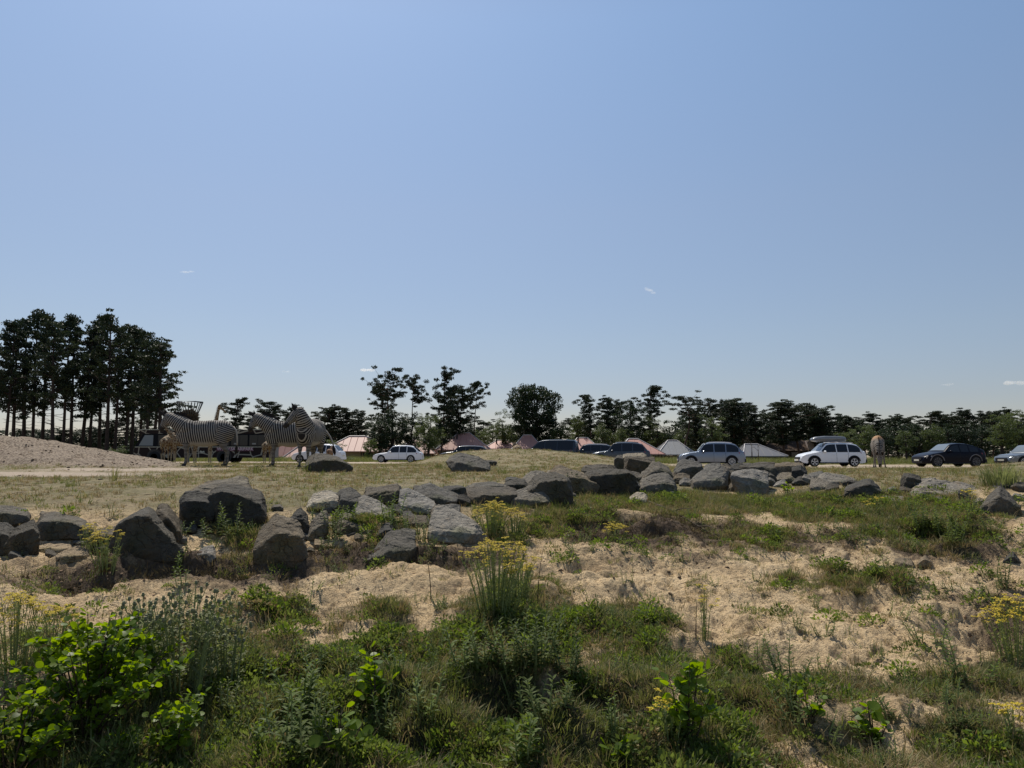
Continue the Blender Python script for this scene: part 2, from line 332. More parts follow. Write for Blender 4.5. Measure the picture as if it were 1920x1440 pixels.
# coarser columns far out are not worth their own mesh: two sheets meet at 45 m
def sheet(name, U, Y, lab):
    uu, yy = np.meshgrid(U, Y); xx = uu * yy
    z, veg, soil, track, field, mound = ground(xx, yy, True)
    V = np.stack([xx, yy, z], -1).reshape(-1, 3); nu = len(U); ny = len(Y)
    a = (np.arange(ny - 1)[:, None] * nu + np.arange(nu - 1)[None]).ravel()
    Fc = np.stack([a, a + 1, a + nu + 1, a + nu], -1)
    me = fmesh(name, V, Fc, GROUND_MAT, True)
    for nm, arr in (('veg', veg), ('soil', soil), ('track', track), ('field', field), ('mound', mound)):
        at = me.attributes.new(nm, 'FLOAT', 'POINT'); at.data.foreach_set('value', arr.ravel().astype(np.float32))
    return obj(name, me, kind='structure')
def ground_mat():
    t = NT('earth'); b = t.bsdf(.95, .15)
    tc = t.n('ShaderNodeTexCoord').outputs['Object']
    veg, soil, track, field, mound = (t.attr(k) for k in ('veg', 'soil', 'track', 'field', 'mound'))
    n1 = t.noise(2.2, 6, .6, vec=tc); n2 = t.noise(14, 6, .65, vec=tc); n3 = t.noise(70, 5, .7, vec=tc); n4 = t.noise(.5, 4, .6, vec=tc)
    sand = t.ramp(n1, [(.25, (.41, .29, .165)), (.5, (.58, .43, .25)), (.75, (.70, .54, .33))])
    sand = t.mix(t.ramp(n3, [(.37, 1.0), (.47, 0.0)]), sand, (.20, .135, .08))  # dark specks and the brown dirt blotches below also put shading into the colour
    sand = t.mix(t.math('MULTIPLY', t.ramp(n2, [(.33, 1.0), (.45, 0.0)]), .8), sand, (.13, .09, .06))
    dirt = t.ramp(n2, [(.3, (.05, .036, .026)), (.6, (.125, .09, .062)), (.8, (.22, .155, .10))])
    sm = t.math('ADD', soil, t.math('MULTIPLY', t.math('SUBTRACT', n2, .5), .9))
    c = t.mix(t.ramp(sm, [(.22, 0.0), (.55, 1.0)]), sand, dirt)
    gr = t.ramp(n2, [(.3, (.030, .028, .016)), (.5, (.07, .062, .032)), (.8, (.16, .125, .07))])
    vm = t.math('ADD', veg, t.math('MULTIPLY', t.math('SUBTRACT', n2, .5), 1.1))
    c = t.mix(t.ramp(vm, [(.25, 0.0), (.6, 1.0)]), c, gr)
    fd = t.ramp(n1, [(.28, (.155, .135, .065)), (.5, (.235, .19, .105)), (.74, (.35, .27, .165))])
    fd = t.mix(t.ramp(n2, [(.36, .85), (.5, 0.0)]), fd, (.10, .08, .05))
    fd = t.mix(t.ramp(n3, [(.52, 0.0), (.66, .6)]), fd, (.42, .35, .23))
    green = t.math('MULTIPLY', t.ramp(n4, [(.45, 0.0), (.62, .55)]), 1.0)
    fd = t.mix(green, fd, (.13, .13, .06))
    c = t.mix(field, c, fd)
    md = t.ramp(n2, [(.38, (.075, .055, .04)), (.48, (.22, .17, .125)), (.57, (.31, .25, .185)), (.75, (.39, .32, .245))])
    c = t.mix(mound, c, md)
    tm = t.math('ADD', track, t.math('MULTIPLY', t.math('SUBTRACT', n2, .5), .7))
    c = t.mix(t.ramp(tm, [(.35, 0.0), (.65, 1.0)]), c, t.mix(n1, (.34, .27, .205), (.47, .385, .295)))
    t.l(c, b.inputs['Base Color'])
    h = t.math('ADD', t.math('MULTIPLY', n2, .6), t.math('MULTIPLY', n3, .22)); t.bump(h, 1.0, .09, b)
    return t.m
GROUND_MAT = ground_mat()
sheet('ground', np.concatenate([np.linspace(-3.2, -.80, 45)[:-1], np.linspace(-.80, .80, 1000), np.linspace(.80, 3.2, 45)[1:]]),
      np.concatenate([np.linspace(.6, 3.4, 14)[:-1], np.linspace(3.4, 14, 380)[:-1], np.linspace(14, 20, 60)]), '')
sheet('far_ground', np.concatenate([np.linspace(-3.2, -.80, 30)[:-1], np.linspace(-.80, .80, 420), np.linspace(.80, 3.2, 30)[1:]]),
      np.concatenate([np.linspace(20, 46, 150)[:-1], np.linspace(46, 130, 60)[:-1], np.geomspace(130, 3000, 30)]), '')

# the same bank goes on behind the camera
_bx, _by = np.meshgrid(np.linspace(-60, 60, 61), np.linspace(-80, .6, 41)); _w = sstep(-3, .6, _by)
_bz = _w * ground(_bx, np.full_like(_bx, .6)) + (1 - _w) * (EYE - 1.7) + .1 * fbm2(_bx * .5, _by * .5, 3, 7) * (1 - _w)
_a = (np.arange(40)[:, None] * 61 + np.arange(60)[None]).ravel(); _me = fmesh('near_ground', np.stack([_bx, _by, _bz], -1).reshape(-1, 3), np.stack([_a, _a + 1, _a + 62, _a + 61], -1), GROUND_MAT, True)
_at = _me.attributes.new('veg', 'FLOAT', 'POINT'); _at.data.foreach_set('value', np.full(61 * 41, .6, np.float32)); obj('near_ground', _me, kind='structure')
# ------------------------------------------------------------------ boulders
def rock_mat():
    t = NT('rock'); b = t.bsdf(.85, .25); oi = t.n('ShaderNodeObjectInfo')
    tc = t.n('ShaderNodeTexCoord').outputs['Object']
    n1 = t.noise(3.0, 6, .65, vec=tc, dist=.6); n2 = t.noise(22, 5, .7, vec=tc); n3 = t.noise(7, 6, .7, vec=tc)
    c = t.ramp(n1, [(.25, (.085, .082, .082)), (.5, (.145, .14, .135)), (.72, (.21, .20, .185)), (.9, (.29, .275, .25))])
    c = t.mix(t.ramp(n3, [(.58, 0.0), (.74, .35)]), c, (.17, .155, .12))
    mo = t.noise(1.3, 3, vec=tc); c = t.mix(t.ramp(mo, [(.56, 0.0), (.66, .55)]), c, (.085, .095, .05))
    c = t.mix(t.ramp(n2, [(.34, .6), (.46, 0.0)]), c, (.05, .048, .046))
    c = t.mix(t.ramp(n3, [(.30, .75), (.40, 0.0)]), c, (.34, .33, .29))
    n5 = t.noise(1.1, 5, .7, vec=tc, dist=1.2); c = t.mix(t.ramp(n5, [(.50, 0.0), (.62, .5)]), c, (.21, .165, .115))
    ck = t.n('ShaderNodeTexVoronoi', feature='DISTANCE_TO_EDGE'); ck.inputs['Scale'].default_value = 1.7; wv = t.n('ShaderNodeVectorMath', operation='ADD'); nv = t.n('ShaderNodeTexNoise'); nv.inputs['Scale'].default_value = 4; t.l(tc, nv.inputs['Vector']); t.l(tc, wv.inputs[0]); t.l(nv.outputs['Color'], wv.inputs[1]); t.l(wv.outputs[0], ck.inputs['Vector'])
    crk = t.ramp(ck.outputs['Distance'], [(0.0, 0.0), (.022, 1.0)]); c = t.mix(t.math('MULTIPLY', t.math('SUBTRACT', 1.0, crk), t.ramp(n1, [(.45, 0.0), (.6, .8)])), c, (.04, .037, .034))
    tone = t.n('ShaderNodeAttribute', attribute_type='OBJECT'); tone.attribute_name = 'tone'
    c = t.mix(1.0, c, tone.outputs['Color'], 'MULTIPLY')
    t.l(c, b.inputs['Base Color'])
    h = t.math('ADD', t.math('MULTIPLY', n2, .35), t.math('MULTIPLY', n3, .8)); h = t.math('ADD', h, t.math('MULTIPLY', crk, .12)); t.bump(h, 1.0, .09, b)
    return t.m
ROCK = rock_mat()
TONES = {'g': (.82, .79, .70), 'd': (.46, .445, .39), 'b': (.80, .71, .56), 'l': (1.45, 1.38, 1.22), 'w': (2.5, 2.4, 2.15), 't': (1.9, 1.6, 1.16)}
# silhouettes in a unit box (x right, y down)
SH = {
 'slab':  [(0, .35), (.12, .08), (.5, 0), (.85, .08), (1, .4), (.97, .8), (.8, 1), (.15, 1), (.02, .75)],
 'wedge': [(0, .55), (.1, .12), (.3, 0), (.62, .25), (1, .55), (.95, .85), (.7, 1), (.1, 1)],
 'pyr':   [(0, .75), (.15, .4), (.42, .02), (.6, 0), (.8, .3), (1, .8), (.9, 1), (.08, 1)],
 'block': [(0, .2), (.15, .02), (.6, 0), (.98, .08), (1, .5), (.93, 1), (.1, 1), (.02, .6)],
 'round': [(0, .5), (.1, .2), (.35, .02), (.65, 0), (.9, .2), (1, .5), (.94, .85), (.7, 1), (.25, 1), (.04, .8)],
 'lean':  [(0, .95), (.08, .6), (.4, .2), (.75, 0), (1, .12), (.92, .5), (.6, .85), (.2, 1)],
 'tip':   [(0, .7), (.25, .25), (.55, .1), (.85, 0), (1, .3), (.96, .8), (.75, 1), (.1, 1)],
 'shard': [(.05, .3), (.35, 0), (.75, .1), (1, .45), (.85, .8), (.5, 1), (.1, .85), (0, .6)],
 'box':   [(0, .12), (.35, 0), (.95, .03), (1, .2), (.99, 1), (.04, 1)],
}
def voxel_mesh(me, size, name, mats, smooth_it=0):
    tmp = bpy.data.objects.new('tmp', me); COL.objects.link(tmp)
    m = tmp.modifiers.new('r', 'REMESH'); m.mode = 'VOXEL'; m.voxel_size = size; m.use_smooth_shade = True
    if smooth_it:
        s = tmp.modifiers.new('s', 'SMOOTH'); s.iterations = smooth_it; s.factor = .6
    dg = bpy.context.evaluated_depsgraph_get(); out = bpy.data.meshes.new_from_object(tmp.evaluated_get(dg))
    bpy.data.objects.remove(tmp); out.name = name
    out.materials.clear()
    for mm in (mats if isinstance(mats, (list, tuple)) else [mats]): out.materials.append(mm)
    return out
def rock(x0, y0, x1, y1, gb, shape, ridge, tone, label, flip=False, seed=None, thick=.95, dy=0.0, group='boulders of the rough stone wall'):
    seed = seed if seed is not None else int(x0 * 7 + y0 * 3) % 9973
    rng = random.Random(seed)
    ex = (x1 - x0) * (.10 if x0 < 870 else .14); x0, x1, y0 = x0 - ex, x1 + ex, y0 - (y1 - y0) * .08
    g = G((x0 + x1) / 2, gb, smooth_base); sz = (x1 - x0) / F * g.y; t = sz * thick
    Y0 = g.y + .36 * t + dy
    pts = [((1 - a if flip else a), b) for a, b in SH[shape]]
    h = y1 - y0; wd = x1 - x0; cx = (x0 + x1) / 2
    pts = [(min(1, max(0, a + rng.uniform(-.07, .07))), min(1, max(0, b + rng.uniform(-.08, .08)))) for a, b in pts]
    W = []; rr_ = min(.60, ridge * 1.05 + .05)
    t = min(t, 2.2 * h / F * g.y); tl = rng.uniform(-.34, .34)
    for a, b in pts:                                # rear silhouette: the far rim of the top
        if b < .75: W.append(P(x0 + (.5 + (a - .5) * (.97)) * wd, y0 + b * h, Y0 + t * (.42 + tl * (a - .5))))
    for a, b in pts:                                # broken front: its upper rim lies lower by the ridge share
        aa = .5 + (a - .5); bb = rr_ + (1 - rr_) * b + tl * (a - .5) if b < .7 else b
        W.append(P(x0 + aa * wd, y0 + min(bb, .98) * h, Y0 - t * (.36 - .16 * abs(a - .5) + (.10 if b > .7 else 0))))
    for a in (.1, .5, .9): W.append(P(x0 + a * wd, y1 - .05 * h, Y0 + t * .45))
    W += [P(x0 + .12 * wd, y1 + .12 * h, Y0), P(x0 + .88 * wd, y1 + .12 * h, Y0)]
    c = sum(W, Vector()) / len(W)
    bm = bmesh.new()
    for p in W: bm.verts.new(p - c)
    r = bmesh.ops.convex_hull(bm, input=list(bm.verts))
    bmesh.ops.delete(bm, geom=[v for v in bm.verts if not v.link_faces], context='VERTS')
    for _ in range(5):                              # broken-off faces
        nrm = Vector((rng.gauss(0, 1), -abs(rng.gauss(.7, .5)), rng.gauss(-.1, .5))).normalized()
        far = max(v.co.dot(nrm) for v in bm.verts); r2 = bmesh.ops.bisect_plane(bm, geom=bm.verts[:] + bm.edges[:] + bm.faces[:], plane_co=nrm * far * rng.uniform(.80, .94), plane_no=nrm, clear_outer=True)
        eds = [e for e in r2['geom_cut'] if isinstance(e, bmesh.types.BMEdge)]
        if eds: bmesh.ops.edgeloop_fill(bm, edges=eds)
    me = bpy.data.meshes.new('t'); bm.to_mesh(me); bm.free()
    hs = max(sz, h / F * g.y)
    me = voxel_mesh(me, hs / 50.0, 'boulder', ROCK)
    n = len(me.vertices); co = np.empty(n * 3, np.float32); me.vertices.foreach_get('co', co); co = co.reshape(-1, 3)
    no = np.empty(n * 3, np.float32); me.vertices.foreach_get('normal', no); no = no.reshape(-1, 3)
    q = co / hs; o = seed * .37
    d = .020 * fbm3(q[:, 0] * 2.6 + o, q[:, 1] * 2.6, q[:, 2] * 2.6, 3, seed % 97)
    ang = rng.uniform(-.6, .6); s = q[:, 2] * math.cos(ang) + q[:, 0] * math.sin(ang)
    layer = noise3(q[:, 0] * 1.3 + o, q[:, 1] * 1.3, s * 9, seed % 89)
    d += .042 * (np.round(layer * 4) / 4 - .5) + .022 * fbm3(q[:, 0] * 9, q[:, 1] * 9 + o, q[:, 2] * 9, 3, 5)
    co = co + no * (d * hs)[:, None]
    me.vertices.foreach_set('co', co.astype(np.float32).ravel()); me.update()
    me.polygons.foreach_set('use_smooth', np.ones(len(me.polygons), bool))
    try: me.set_sharp_from_angle(angle=math.radians(22))
    except Exception: pass
    ob = obj('boulder', me, None, c); ob['label'] = label; ob['category'] = 'boulder'
    if group: ob['group'] = group
    tn = TONES[tone]; k_ = rng.uniform(.75, 1.3); wm = rng.uniform(-.02, .16); ob['tone'] = (tn[0] * k_ * (1 + wm * .6), tn[1] * k_, tn[2] * k_ * (1 - wm))
    return ob
RK = [
 (-25, 948, 48, 990, 990, 'slab', .3, 'g', 'flat topped grey boulder cut by the left edge, upper of the stack there', False),
 (-30, 984, 28, 1042, 1040, 'round', .25, 'd', 'dark rounded boulder at the left edge, lower of the stack there', False),
 (12, 976, 70, 1046, 1036, 'tip', .2, 'd', 'slanting dark boulder leaning beside the left edge of the photo', False),
 (68, 958, 174, 1016, 1014, 'wedge', .25, 'g', 'long grey wedge boulder, high at its left end, second stack from the left', False),
 (46, 1011, 132, 1042, 1038, 'lean', .45, 't', 'low tan slab lying under the long grey wedge boulder', False),
 (106, 1026, 164, 1058, 1052, 'lean', .4, 't', 'small tan slab lying next to the low tan slab on the left bank', False),
 (168, 984, 232, 1036, 1024, 'tip', .3, 'b', 'brownish boulder half hidden by the ragwort left of the dark pyramid boulder', False),
 (270, 950, 342, 1040, 1022, 'pyr', .2, 'b', 'greenish slab leaning on the right side of the dark pyramid boulder', False),
 (203, 955, 340, 1058, 1044, 'pyr', .14, 'd', 'large dark pyramid boulder on the left bank', False),
 (352, 894, 474, 956, 962, 'wedge', .45, 'g', 'rear half of the big split boulder, lit along its top', True),
 (388, 914, 492, 992, 978, 'round', .16, 'd', 'right front lobe of the big split boulder, rounded and dark', False),
 (340, 926, 396, 988, 974, 'block', .22, 'd', 'left front lobe of the big split boulder, narrower than the right one', False),
 (360, 1024, 402, 1060, 1056, 'tip', .3, 'l', 'small pale pointed stone below the big split boulder', False),
 (484, 964, 572, 1068, 1058, 'pyr', .3, 'b', 'tall brown grey boulder shaped like a tooth, in the middle of the left bank', False),
 (534, 955, 580, 1008, 1006, 'pyr', .2, 'd', 'dark leaning stone just right of the tooth shaped boulder', False),
 (575, 960, 612, 1016, 1012, 'tip', .4, 'l', 'narrow pale stone standing below the white slab', False),
 (577, 918, 630, 955, 960, 'tip', .8, 'w', 'whitish slab tilted to the sun, palest stone of the wall', False),
 (625, 915, 664, 944, 950, 'lean', .3, 'd', 'dark stone tucked behind the whitish slab', False),
 (638, 921, 682, 970, 968, 'round', .35, 'g', 'rough knobbly stone right of the whitish slab', False),
 (677, 907, 748, 944, 948, 'tip', .35, 'b', 'brownish stone at the top of the central rock pile', False),
 (735, 911, 756, 936, 940, 'round', .3, 'g', 'small stone wedged at the top of the central rock pile', False),
 (668, 932, 730, 984, 982, 'wedge', .55, 'l', 'pale grey stone sloping right in the middle of the central rock pile', False),
 (630, 964, 702, 1008, 1004, 'wedge', .4, 'b', 'rust stained stone at the foot of the central rock pile', False),
 (750, 916, 814, 967, 966, 'wedge', .6, 'l', 'pale smooth boulder right of the weeds in the central rock pile', False),
 (778, 908, 863, 952, 952, 'wedge', .5, 'g', 'long grey boulder sloping to the right behind the pale smooth boulder', False),
 (831, 912, 871, 940, 940, 'block', .15, 'd', 'small dark cube stone between the grey sloping boulder and the flat box boulder', False),
 (706, 982, 750, 1018, 1014, 'pyr', .3, 'd', 'dark stone half buried left of the tilted slab', False),
 (690, 993, 776, 1060, 1052, 'lean', .5, 'g', 'tilted grey slab sliding down to the sand under the central pile', False),
 (818, 946, 860, 982, 980, 'block', .4, 'g', 'small stone peeping out behind the large pale boulder', False),
 (757, 966, 800, 992, 990, 'slab', .5, 'b', 'flat stone half buried in weeds in the central rock pile', False),
 (808, 950, 904, 1024, 1014, 'tip', .55, 'l', 'large pale boulder with a broad sunlit top, above the ragwort', True),
 (590, 1012, 622, 1034, 1032, 'slab', .4, 't', 'little tan stone on the sand below the narrow pale stone', False),
 (573, 1026, 590, 1042, 1042, 'round', .3, 'g', 'little grey stone at the top of the sand slope', False),
 (578, 849, 654, 889, 884, 'tip', .25, 'd', 'lone dark boulder standing on the field next to the zebras', True),
 (840, 850, 918, 888, 882, 'wedge', .45, 'g', 'lone grey boulder with a flat sunlit top on the grassy mound', False),
 (906, 863, 929, 873, 874, 'slab', .3, 'd', 'little dark stone beside the lone boulder on the grassy mound', False),
 (873, 906, 960, 926, 934, 'slab', .3, 'g', 'jagged flat rim stone behind the box shaped boulder', False),
 (874, 914, 960, 954, 950, 'box', .35, 'b', 'box shaped boulder with a flat rough top', False),
 (949, 894, 969, 906, 908, 'round', .3, 'd', 'very small dark stone on the field behind the box shaped boulder', False),
 (943, 898, 988, 928, 930, 'tip', .3, 'd', 'dark stone between the box boulder and the tall pale one', False),
 (981, 885, 1030, 924, 926, 'round', .4, 'l', 'pale rounded stone leaning on the big rounded dark boulder', False),
 (994, 890, 1068, 952, 946, 'round', .2, 'd', 'big rounded dark boulder in the middle of the wall', False),
 (963, 906, 1025, 956, 953, 'tip', .5, 'l', 'block with a sunlit sloping top in front of the rounded dark boulder', False),
 (1100, 871, 1148, 884, 890, 'slab', .5, 'b', 'thin flat slab lying on the dry grass behind the wall', False),
 (1037, 875, 1115, 932, 928, 'tip', .25, 'b', 'largest wedge boulder at the centre of the wall, bright on its left flank', True),
 (1100, 883, 1190, 932, 928, 'block', .16, 'd', 'broad dark boulder right of the largest wedge boulder', False),
 (1160, 884, 1204, 904, 912, 'slab', .4, 'g', 'flat stone on top of the wall under the column block', False),
 (1155, 855, 1186, 883, 886, 'block', .2, 'd', 'dark block standing behind the column shaped block', False),
 (1172, 849, 1208, 862, 890, 'slab', .6, 'l', 'flat pale stone lying on the two standing blocks', False),
 (1177, 856, 1222, 896, 896, 'box', .12, 'b', 'upright column shaped block standing on the wall', False),
 (1202, 869, 1265, 908, 912, 'pyr', .3, 'g', 'peaked grey stone right of the column shaped block', False),
 (1172, 900, 1204, 930, 928, 'pyr', .2, 'd', 'dark stone in the shade below the column shaped block', False),
 (1202, 889, 1264, 934, 928, 'round', .4, 'g', 'rounded stone below the peaked grey stone', False),
 (1184, 924, 1213, 946, 946, 'shard', .8, 'w', 'thin pale flake of stone lying in the grass below the wall', False),
 (1268, 864, 1314, 902, 902, 'round', .3, 'g', 'chunky grey stone in front of the silver blue car', False),
 (1265, 888, 1292, 908, 908, 'round', .4, 'b', 'small stone under the chunky grey stone', False),
 (1316, 867, 1352, 888, 894, 'tip', .4, 'g', 'small peaked stone behind the wall below the silver blue car', False),
 (1345, 872, 1376, 912, 908, 'round', .3, 'b', 'upright brownish stone right of the small peaked stone', False),
 (1297, 877, 1358, 922, 916, 'lean', .45, 'g', 'slanting creased boulder below the silver blue car', False),
 (1362, 871, 1398, 898, 902, 'round', .3, 'd', 'dark stone at the left end of the long flat boulder', False),
 (1384, 867, 1456, 900, 902, 'slab', .25, 'd', 'long flat topped dark boulder, longest of the wall', False),
 (1452, 868, 1506, 894, 898, 'slab', .22, 'b', 'brown flat topped boulder at the right of the long dark one', False),
 (1426, 887, 1452, 908, 908, 'round', .2, 'd', 'dark stone in the gap below the long flat boulder', False),
 (1378, 882, 1434, 930, 922, 'block', .28, 'l', 'square cut boulder with a pale top below the long flat boulder', False),
 (1446, 885, 1492, 909, 908, 'slab', .7, 'l', 'pale flat faced stone under the brown flat topped boulder', False),
 (1486, 874, 1512, 906, 904, 'round', .2, 'd', 'knobbly dark stone standing at the end of the flat boulders', False),
 (1513, 884, 1544, 902, 904, 'tip', .4, 'g', 'small grey stone left of the pale flat slab in front of the white car', False),
 (1536, 886, 1602, 914, 912, 'wedge', .7, 'l', 'pale flat slab lying below the white car with a roof box', False),
 (1524, 896, 1564, 922, 918, 'lean', .6, 'l', 'creased pale stone at the foot of the flat slab', True),
 (1582, 900, 1606, 914, 916, 'round', .2, 'd', 'small dark stone at the right end of the pale flat slab', False),
 (1588, 898, 1658, 938, 932, 'pyr', .25, 'd', 'dark pyramid stone half sunk in weeds near the grazing zebra', False),
 (1694, 889, 1732, 924, 916, 'tip', .15, 'd', 'upright dark stone with a beak like tip', True),
 (1714, 896, 1842, 940, 926, 'wedge', .6, 'l', 'large pale table slab on the right of the wall', False),
 (1648, 931, 1694, 950, 948, 'slab', .7, 'l', 'pale low stone showing through the weeds on the right', False),
 (1866, 903, 1908, 920, 918, 'slab', .4, 'd', 'dark flat stone behind the big right hand boulder', False),
 (1840, 914, 1912, 972, 962, 'pyr', .3, 'g', 'big dark boulder near the right edge with a sunlit shoulder', True),
 (1902, 905, 1950, 922, 924, 'slab', .4, 'b', 'mossy flat stone cut by the right edge of the photo', False),
 (1679, 1046, 1709, 1064, 1064, 'slab', .6, 't', 'small flat stone lying on the sand at the right', False),
 (1721, 1043, 1746, 1063, 1062, 'pyr', .3, 't', 'small peaked stone on the sand next to the small flat stone', False),
 (1884, 1036, 1914, 1062, 1060, 'pyr', .3, 'd', 'small dark stone on the sand near the right edge', False),
]
for r in RK:
    r = list(r)
    if 0 < r[3] - r[4] < 16: r[4] = r[3] - 3
    grp = 'boulders of the rough stone wall'
    if r[2] < 660 and r[1] < 860 or 'lone' in r[8]: grp = 'lone boulders on the field'
    if 'on the sand' in r[8]: grp = 'small stones on the sand'
    rock(*r[:9], flip=r[9], group=grp)

# rubble wedged between the boulders
RUB = {'small broken stones wedged in the central rock pile': ('small broken stone wedged among the boulders of the central rock pile', [(622, 940, 26), (664, 948, 22), (700, 958, 20), (735, 945, 24), (742, 968, 28), (768, 975, 22), (690, 990, 20), (655, 1008, 22), (625, 990, 20), (720, 1024, 18), (790, 984, 26), (806, 968, 22), (868, 950, 24), (600, 1000, 16), (676, 1018, 20), (612, 962, 22)]),
 'small broken stones at the foot of the left boulders': ('small broken stone at the foot of the big boulders of the left bank', [(60, 1000, 24), (150, 1022, 26), (190, 1040, 22), (262, 1046, 26), (338, 1022, 24), (356, 1000, 26), (392, 1000, 24), (440, 1004, 30), (490, 1000, 24), (520, 958, 22), (462, 992, 26), (30, 1052, 26), (575, 1012, 18), (96, 1046, 22)]),
 'small broken stones along the middle of the wall': ('small broken stone filling the wall between its middle boulders', [(930, 930, 24), (968, 918, 20), (1012, 946, 26), (1030, 900, 20), (1068, 934, 24), (1104, 892, 22), (1150, 890, 22), (1196, 912, 24), (1216, 902, 22), (1240, 925, 26), (1262, 902, 24), (1286, 912, 22), (1312, 900, 24), (1336, 918, 24), (1362, 908, 26)]),
 'small broken stones along the right of the wall': ('small broken stone lying between the right hand boulders of the wall', [(1376, 922, 22), (1440, 912, 28), (1462, 914, 22), (1500, 910, 26), (1518, 908, 22), (1560, 922, 22), (1600, 916, 22), (1622, 936, 26), (1668, 926, 20), (1700, 926, 26), (1726, 938, 24), (1766, 944, 22), (1812, 942, 26), (1836, 950, 24), (1900, 962, 26), (1912, 940, 24)])}
_rr = random.Random(8); _seen = set()
for grp, (lab, pts) in RUB.items():
    for x, y, w_ in pts:
        c_ = sorted(RK, key=lambda r: ((r[0] + r[2]) / 2 - x) ** 2 + 2 * ((r[1] + r[3]) / 2 - y) ** 2)
        for r_ in c_[:5]:              # name it after the big boulder it touches
            dx_ = x - (r_[0] + r_[2]) / 2; rel = 'below' if y > r_[3] - 2 and abs(dx_) < 18 else ('right of' if dx_ > 0 else 'left of')
            wd_ = re.split(r',| leaning | lying | cut | standing | sliding | tucked | wedged | half | with | below | above | behind | beside ', r_[8])[0].split()[:10]
            if len(wd_) < 3 or r_[8].startswith('small stone'): wd_ = r_[8].replace(',', '').split()[:10]
            while wd_[-1] in ('of', 'the', 'in', 'at', 'to', 'on', 'a', 'its', 'and', 'left', 'right', 'big'): wd_.pop()
            lab = ' '.join(('small broken stone %s the %s' % (rel, ' '.join(wd_))).split()[:15])
            if lab not in _seen: break
        _seen.add(lab)
        h_ = w_ * _rr.uniform(.55, .95); rock(x - w_ / 2, y - h_, x + w_ / 2, y, y, _rr.choice(['tip', 'wedge', 'block', 'shard', 'pyr', 'lean']), _rr.uniform(.25, .55), _rr.choice('gdbdgl'), lab, flip=_rr.random() < .5, group=grp)
# ------------------------------------------------------------------ trees
BARK = simple('bark', (.045, .035, .030), .9, .1, 0, .4, 3, .4)
BARKR = simple('pine_bark', (.085, .055, .042), .9, .1, 0, .4, 3, .4)
NEEDLE = leafmat('pine_needles', [(.012, .019, .011), (.024, .036, .018), (.046, .062, .028)], .15, .6, .2)
OAK = leafmat('oak_leaves', [(.012, .022, .010), (.022, .038, .014), (.040, .062, .020)], .2, .5, .3)
BIRCH = leafmat('pale_leaves', [(.038, .055, .020), (.070, .095, .032), (.11, .14, .05)], .35, .5, .3)
BUSHM = leafmat('bush_leaves', [(.035, .055, .016), (.065, .095, .025), (.10, .135, .035)], .35, .5, .3)
def leaftris(C, size, rng, elong=1.6):
    n = len(C); a = rng.normal(size=(n, 3)); a /= np.linalg.norm(a, axis=1)[:, None]
    b = np.cross(a, rng.normal(size=(n, 3))); b /= np.linalg.norm(b, axis=1)[:, None]
    s = (size * rng.uniform(.6, 1.4, n))[:, None]
    V = np.stack([C - a * s * .5 * elong, C + b * s * .42, C + a * s * .5 * elong, C - b * s * .42], 1).reshape(-1, 3)
    Fc = np.arange(n * 4).reshape(n, 4); return V, Fc
def clump(c, r, n, rng, flat=.5):
    d = rng.normal(size=(n, 3)); d /= np.linalg.norm(d, axis=1)[:, None]
    rr = rng.uniform(0, 1, n) ** .45
    p = d * rr[:, None] * r; p[:, 2] *= flat
    return p + c
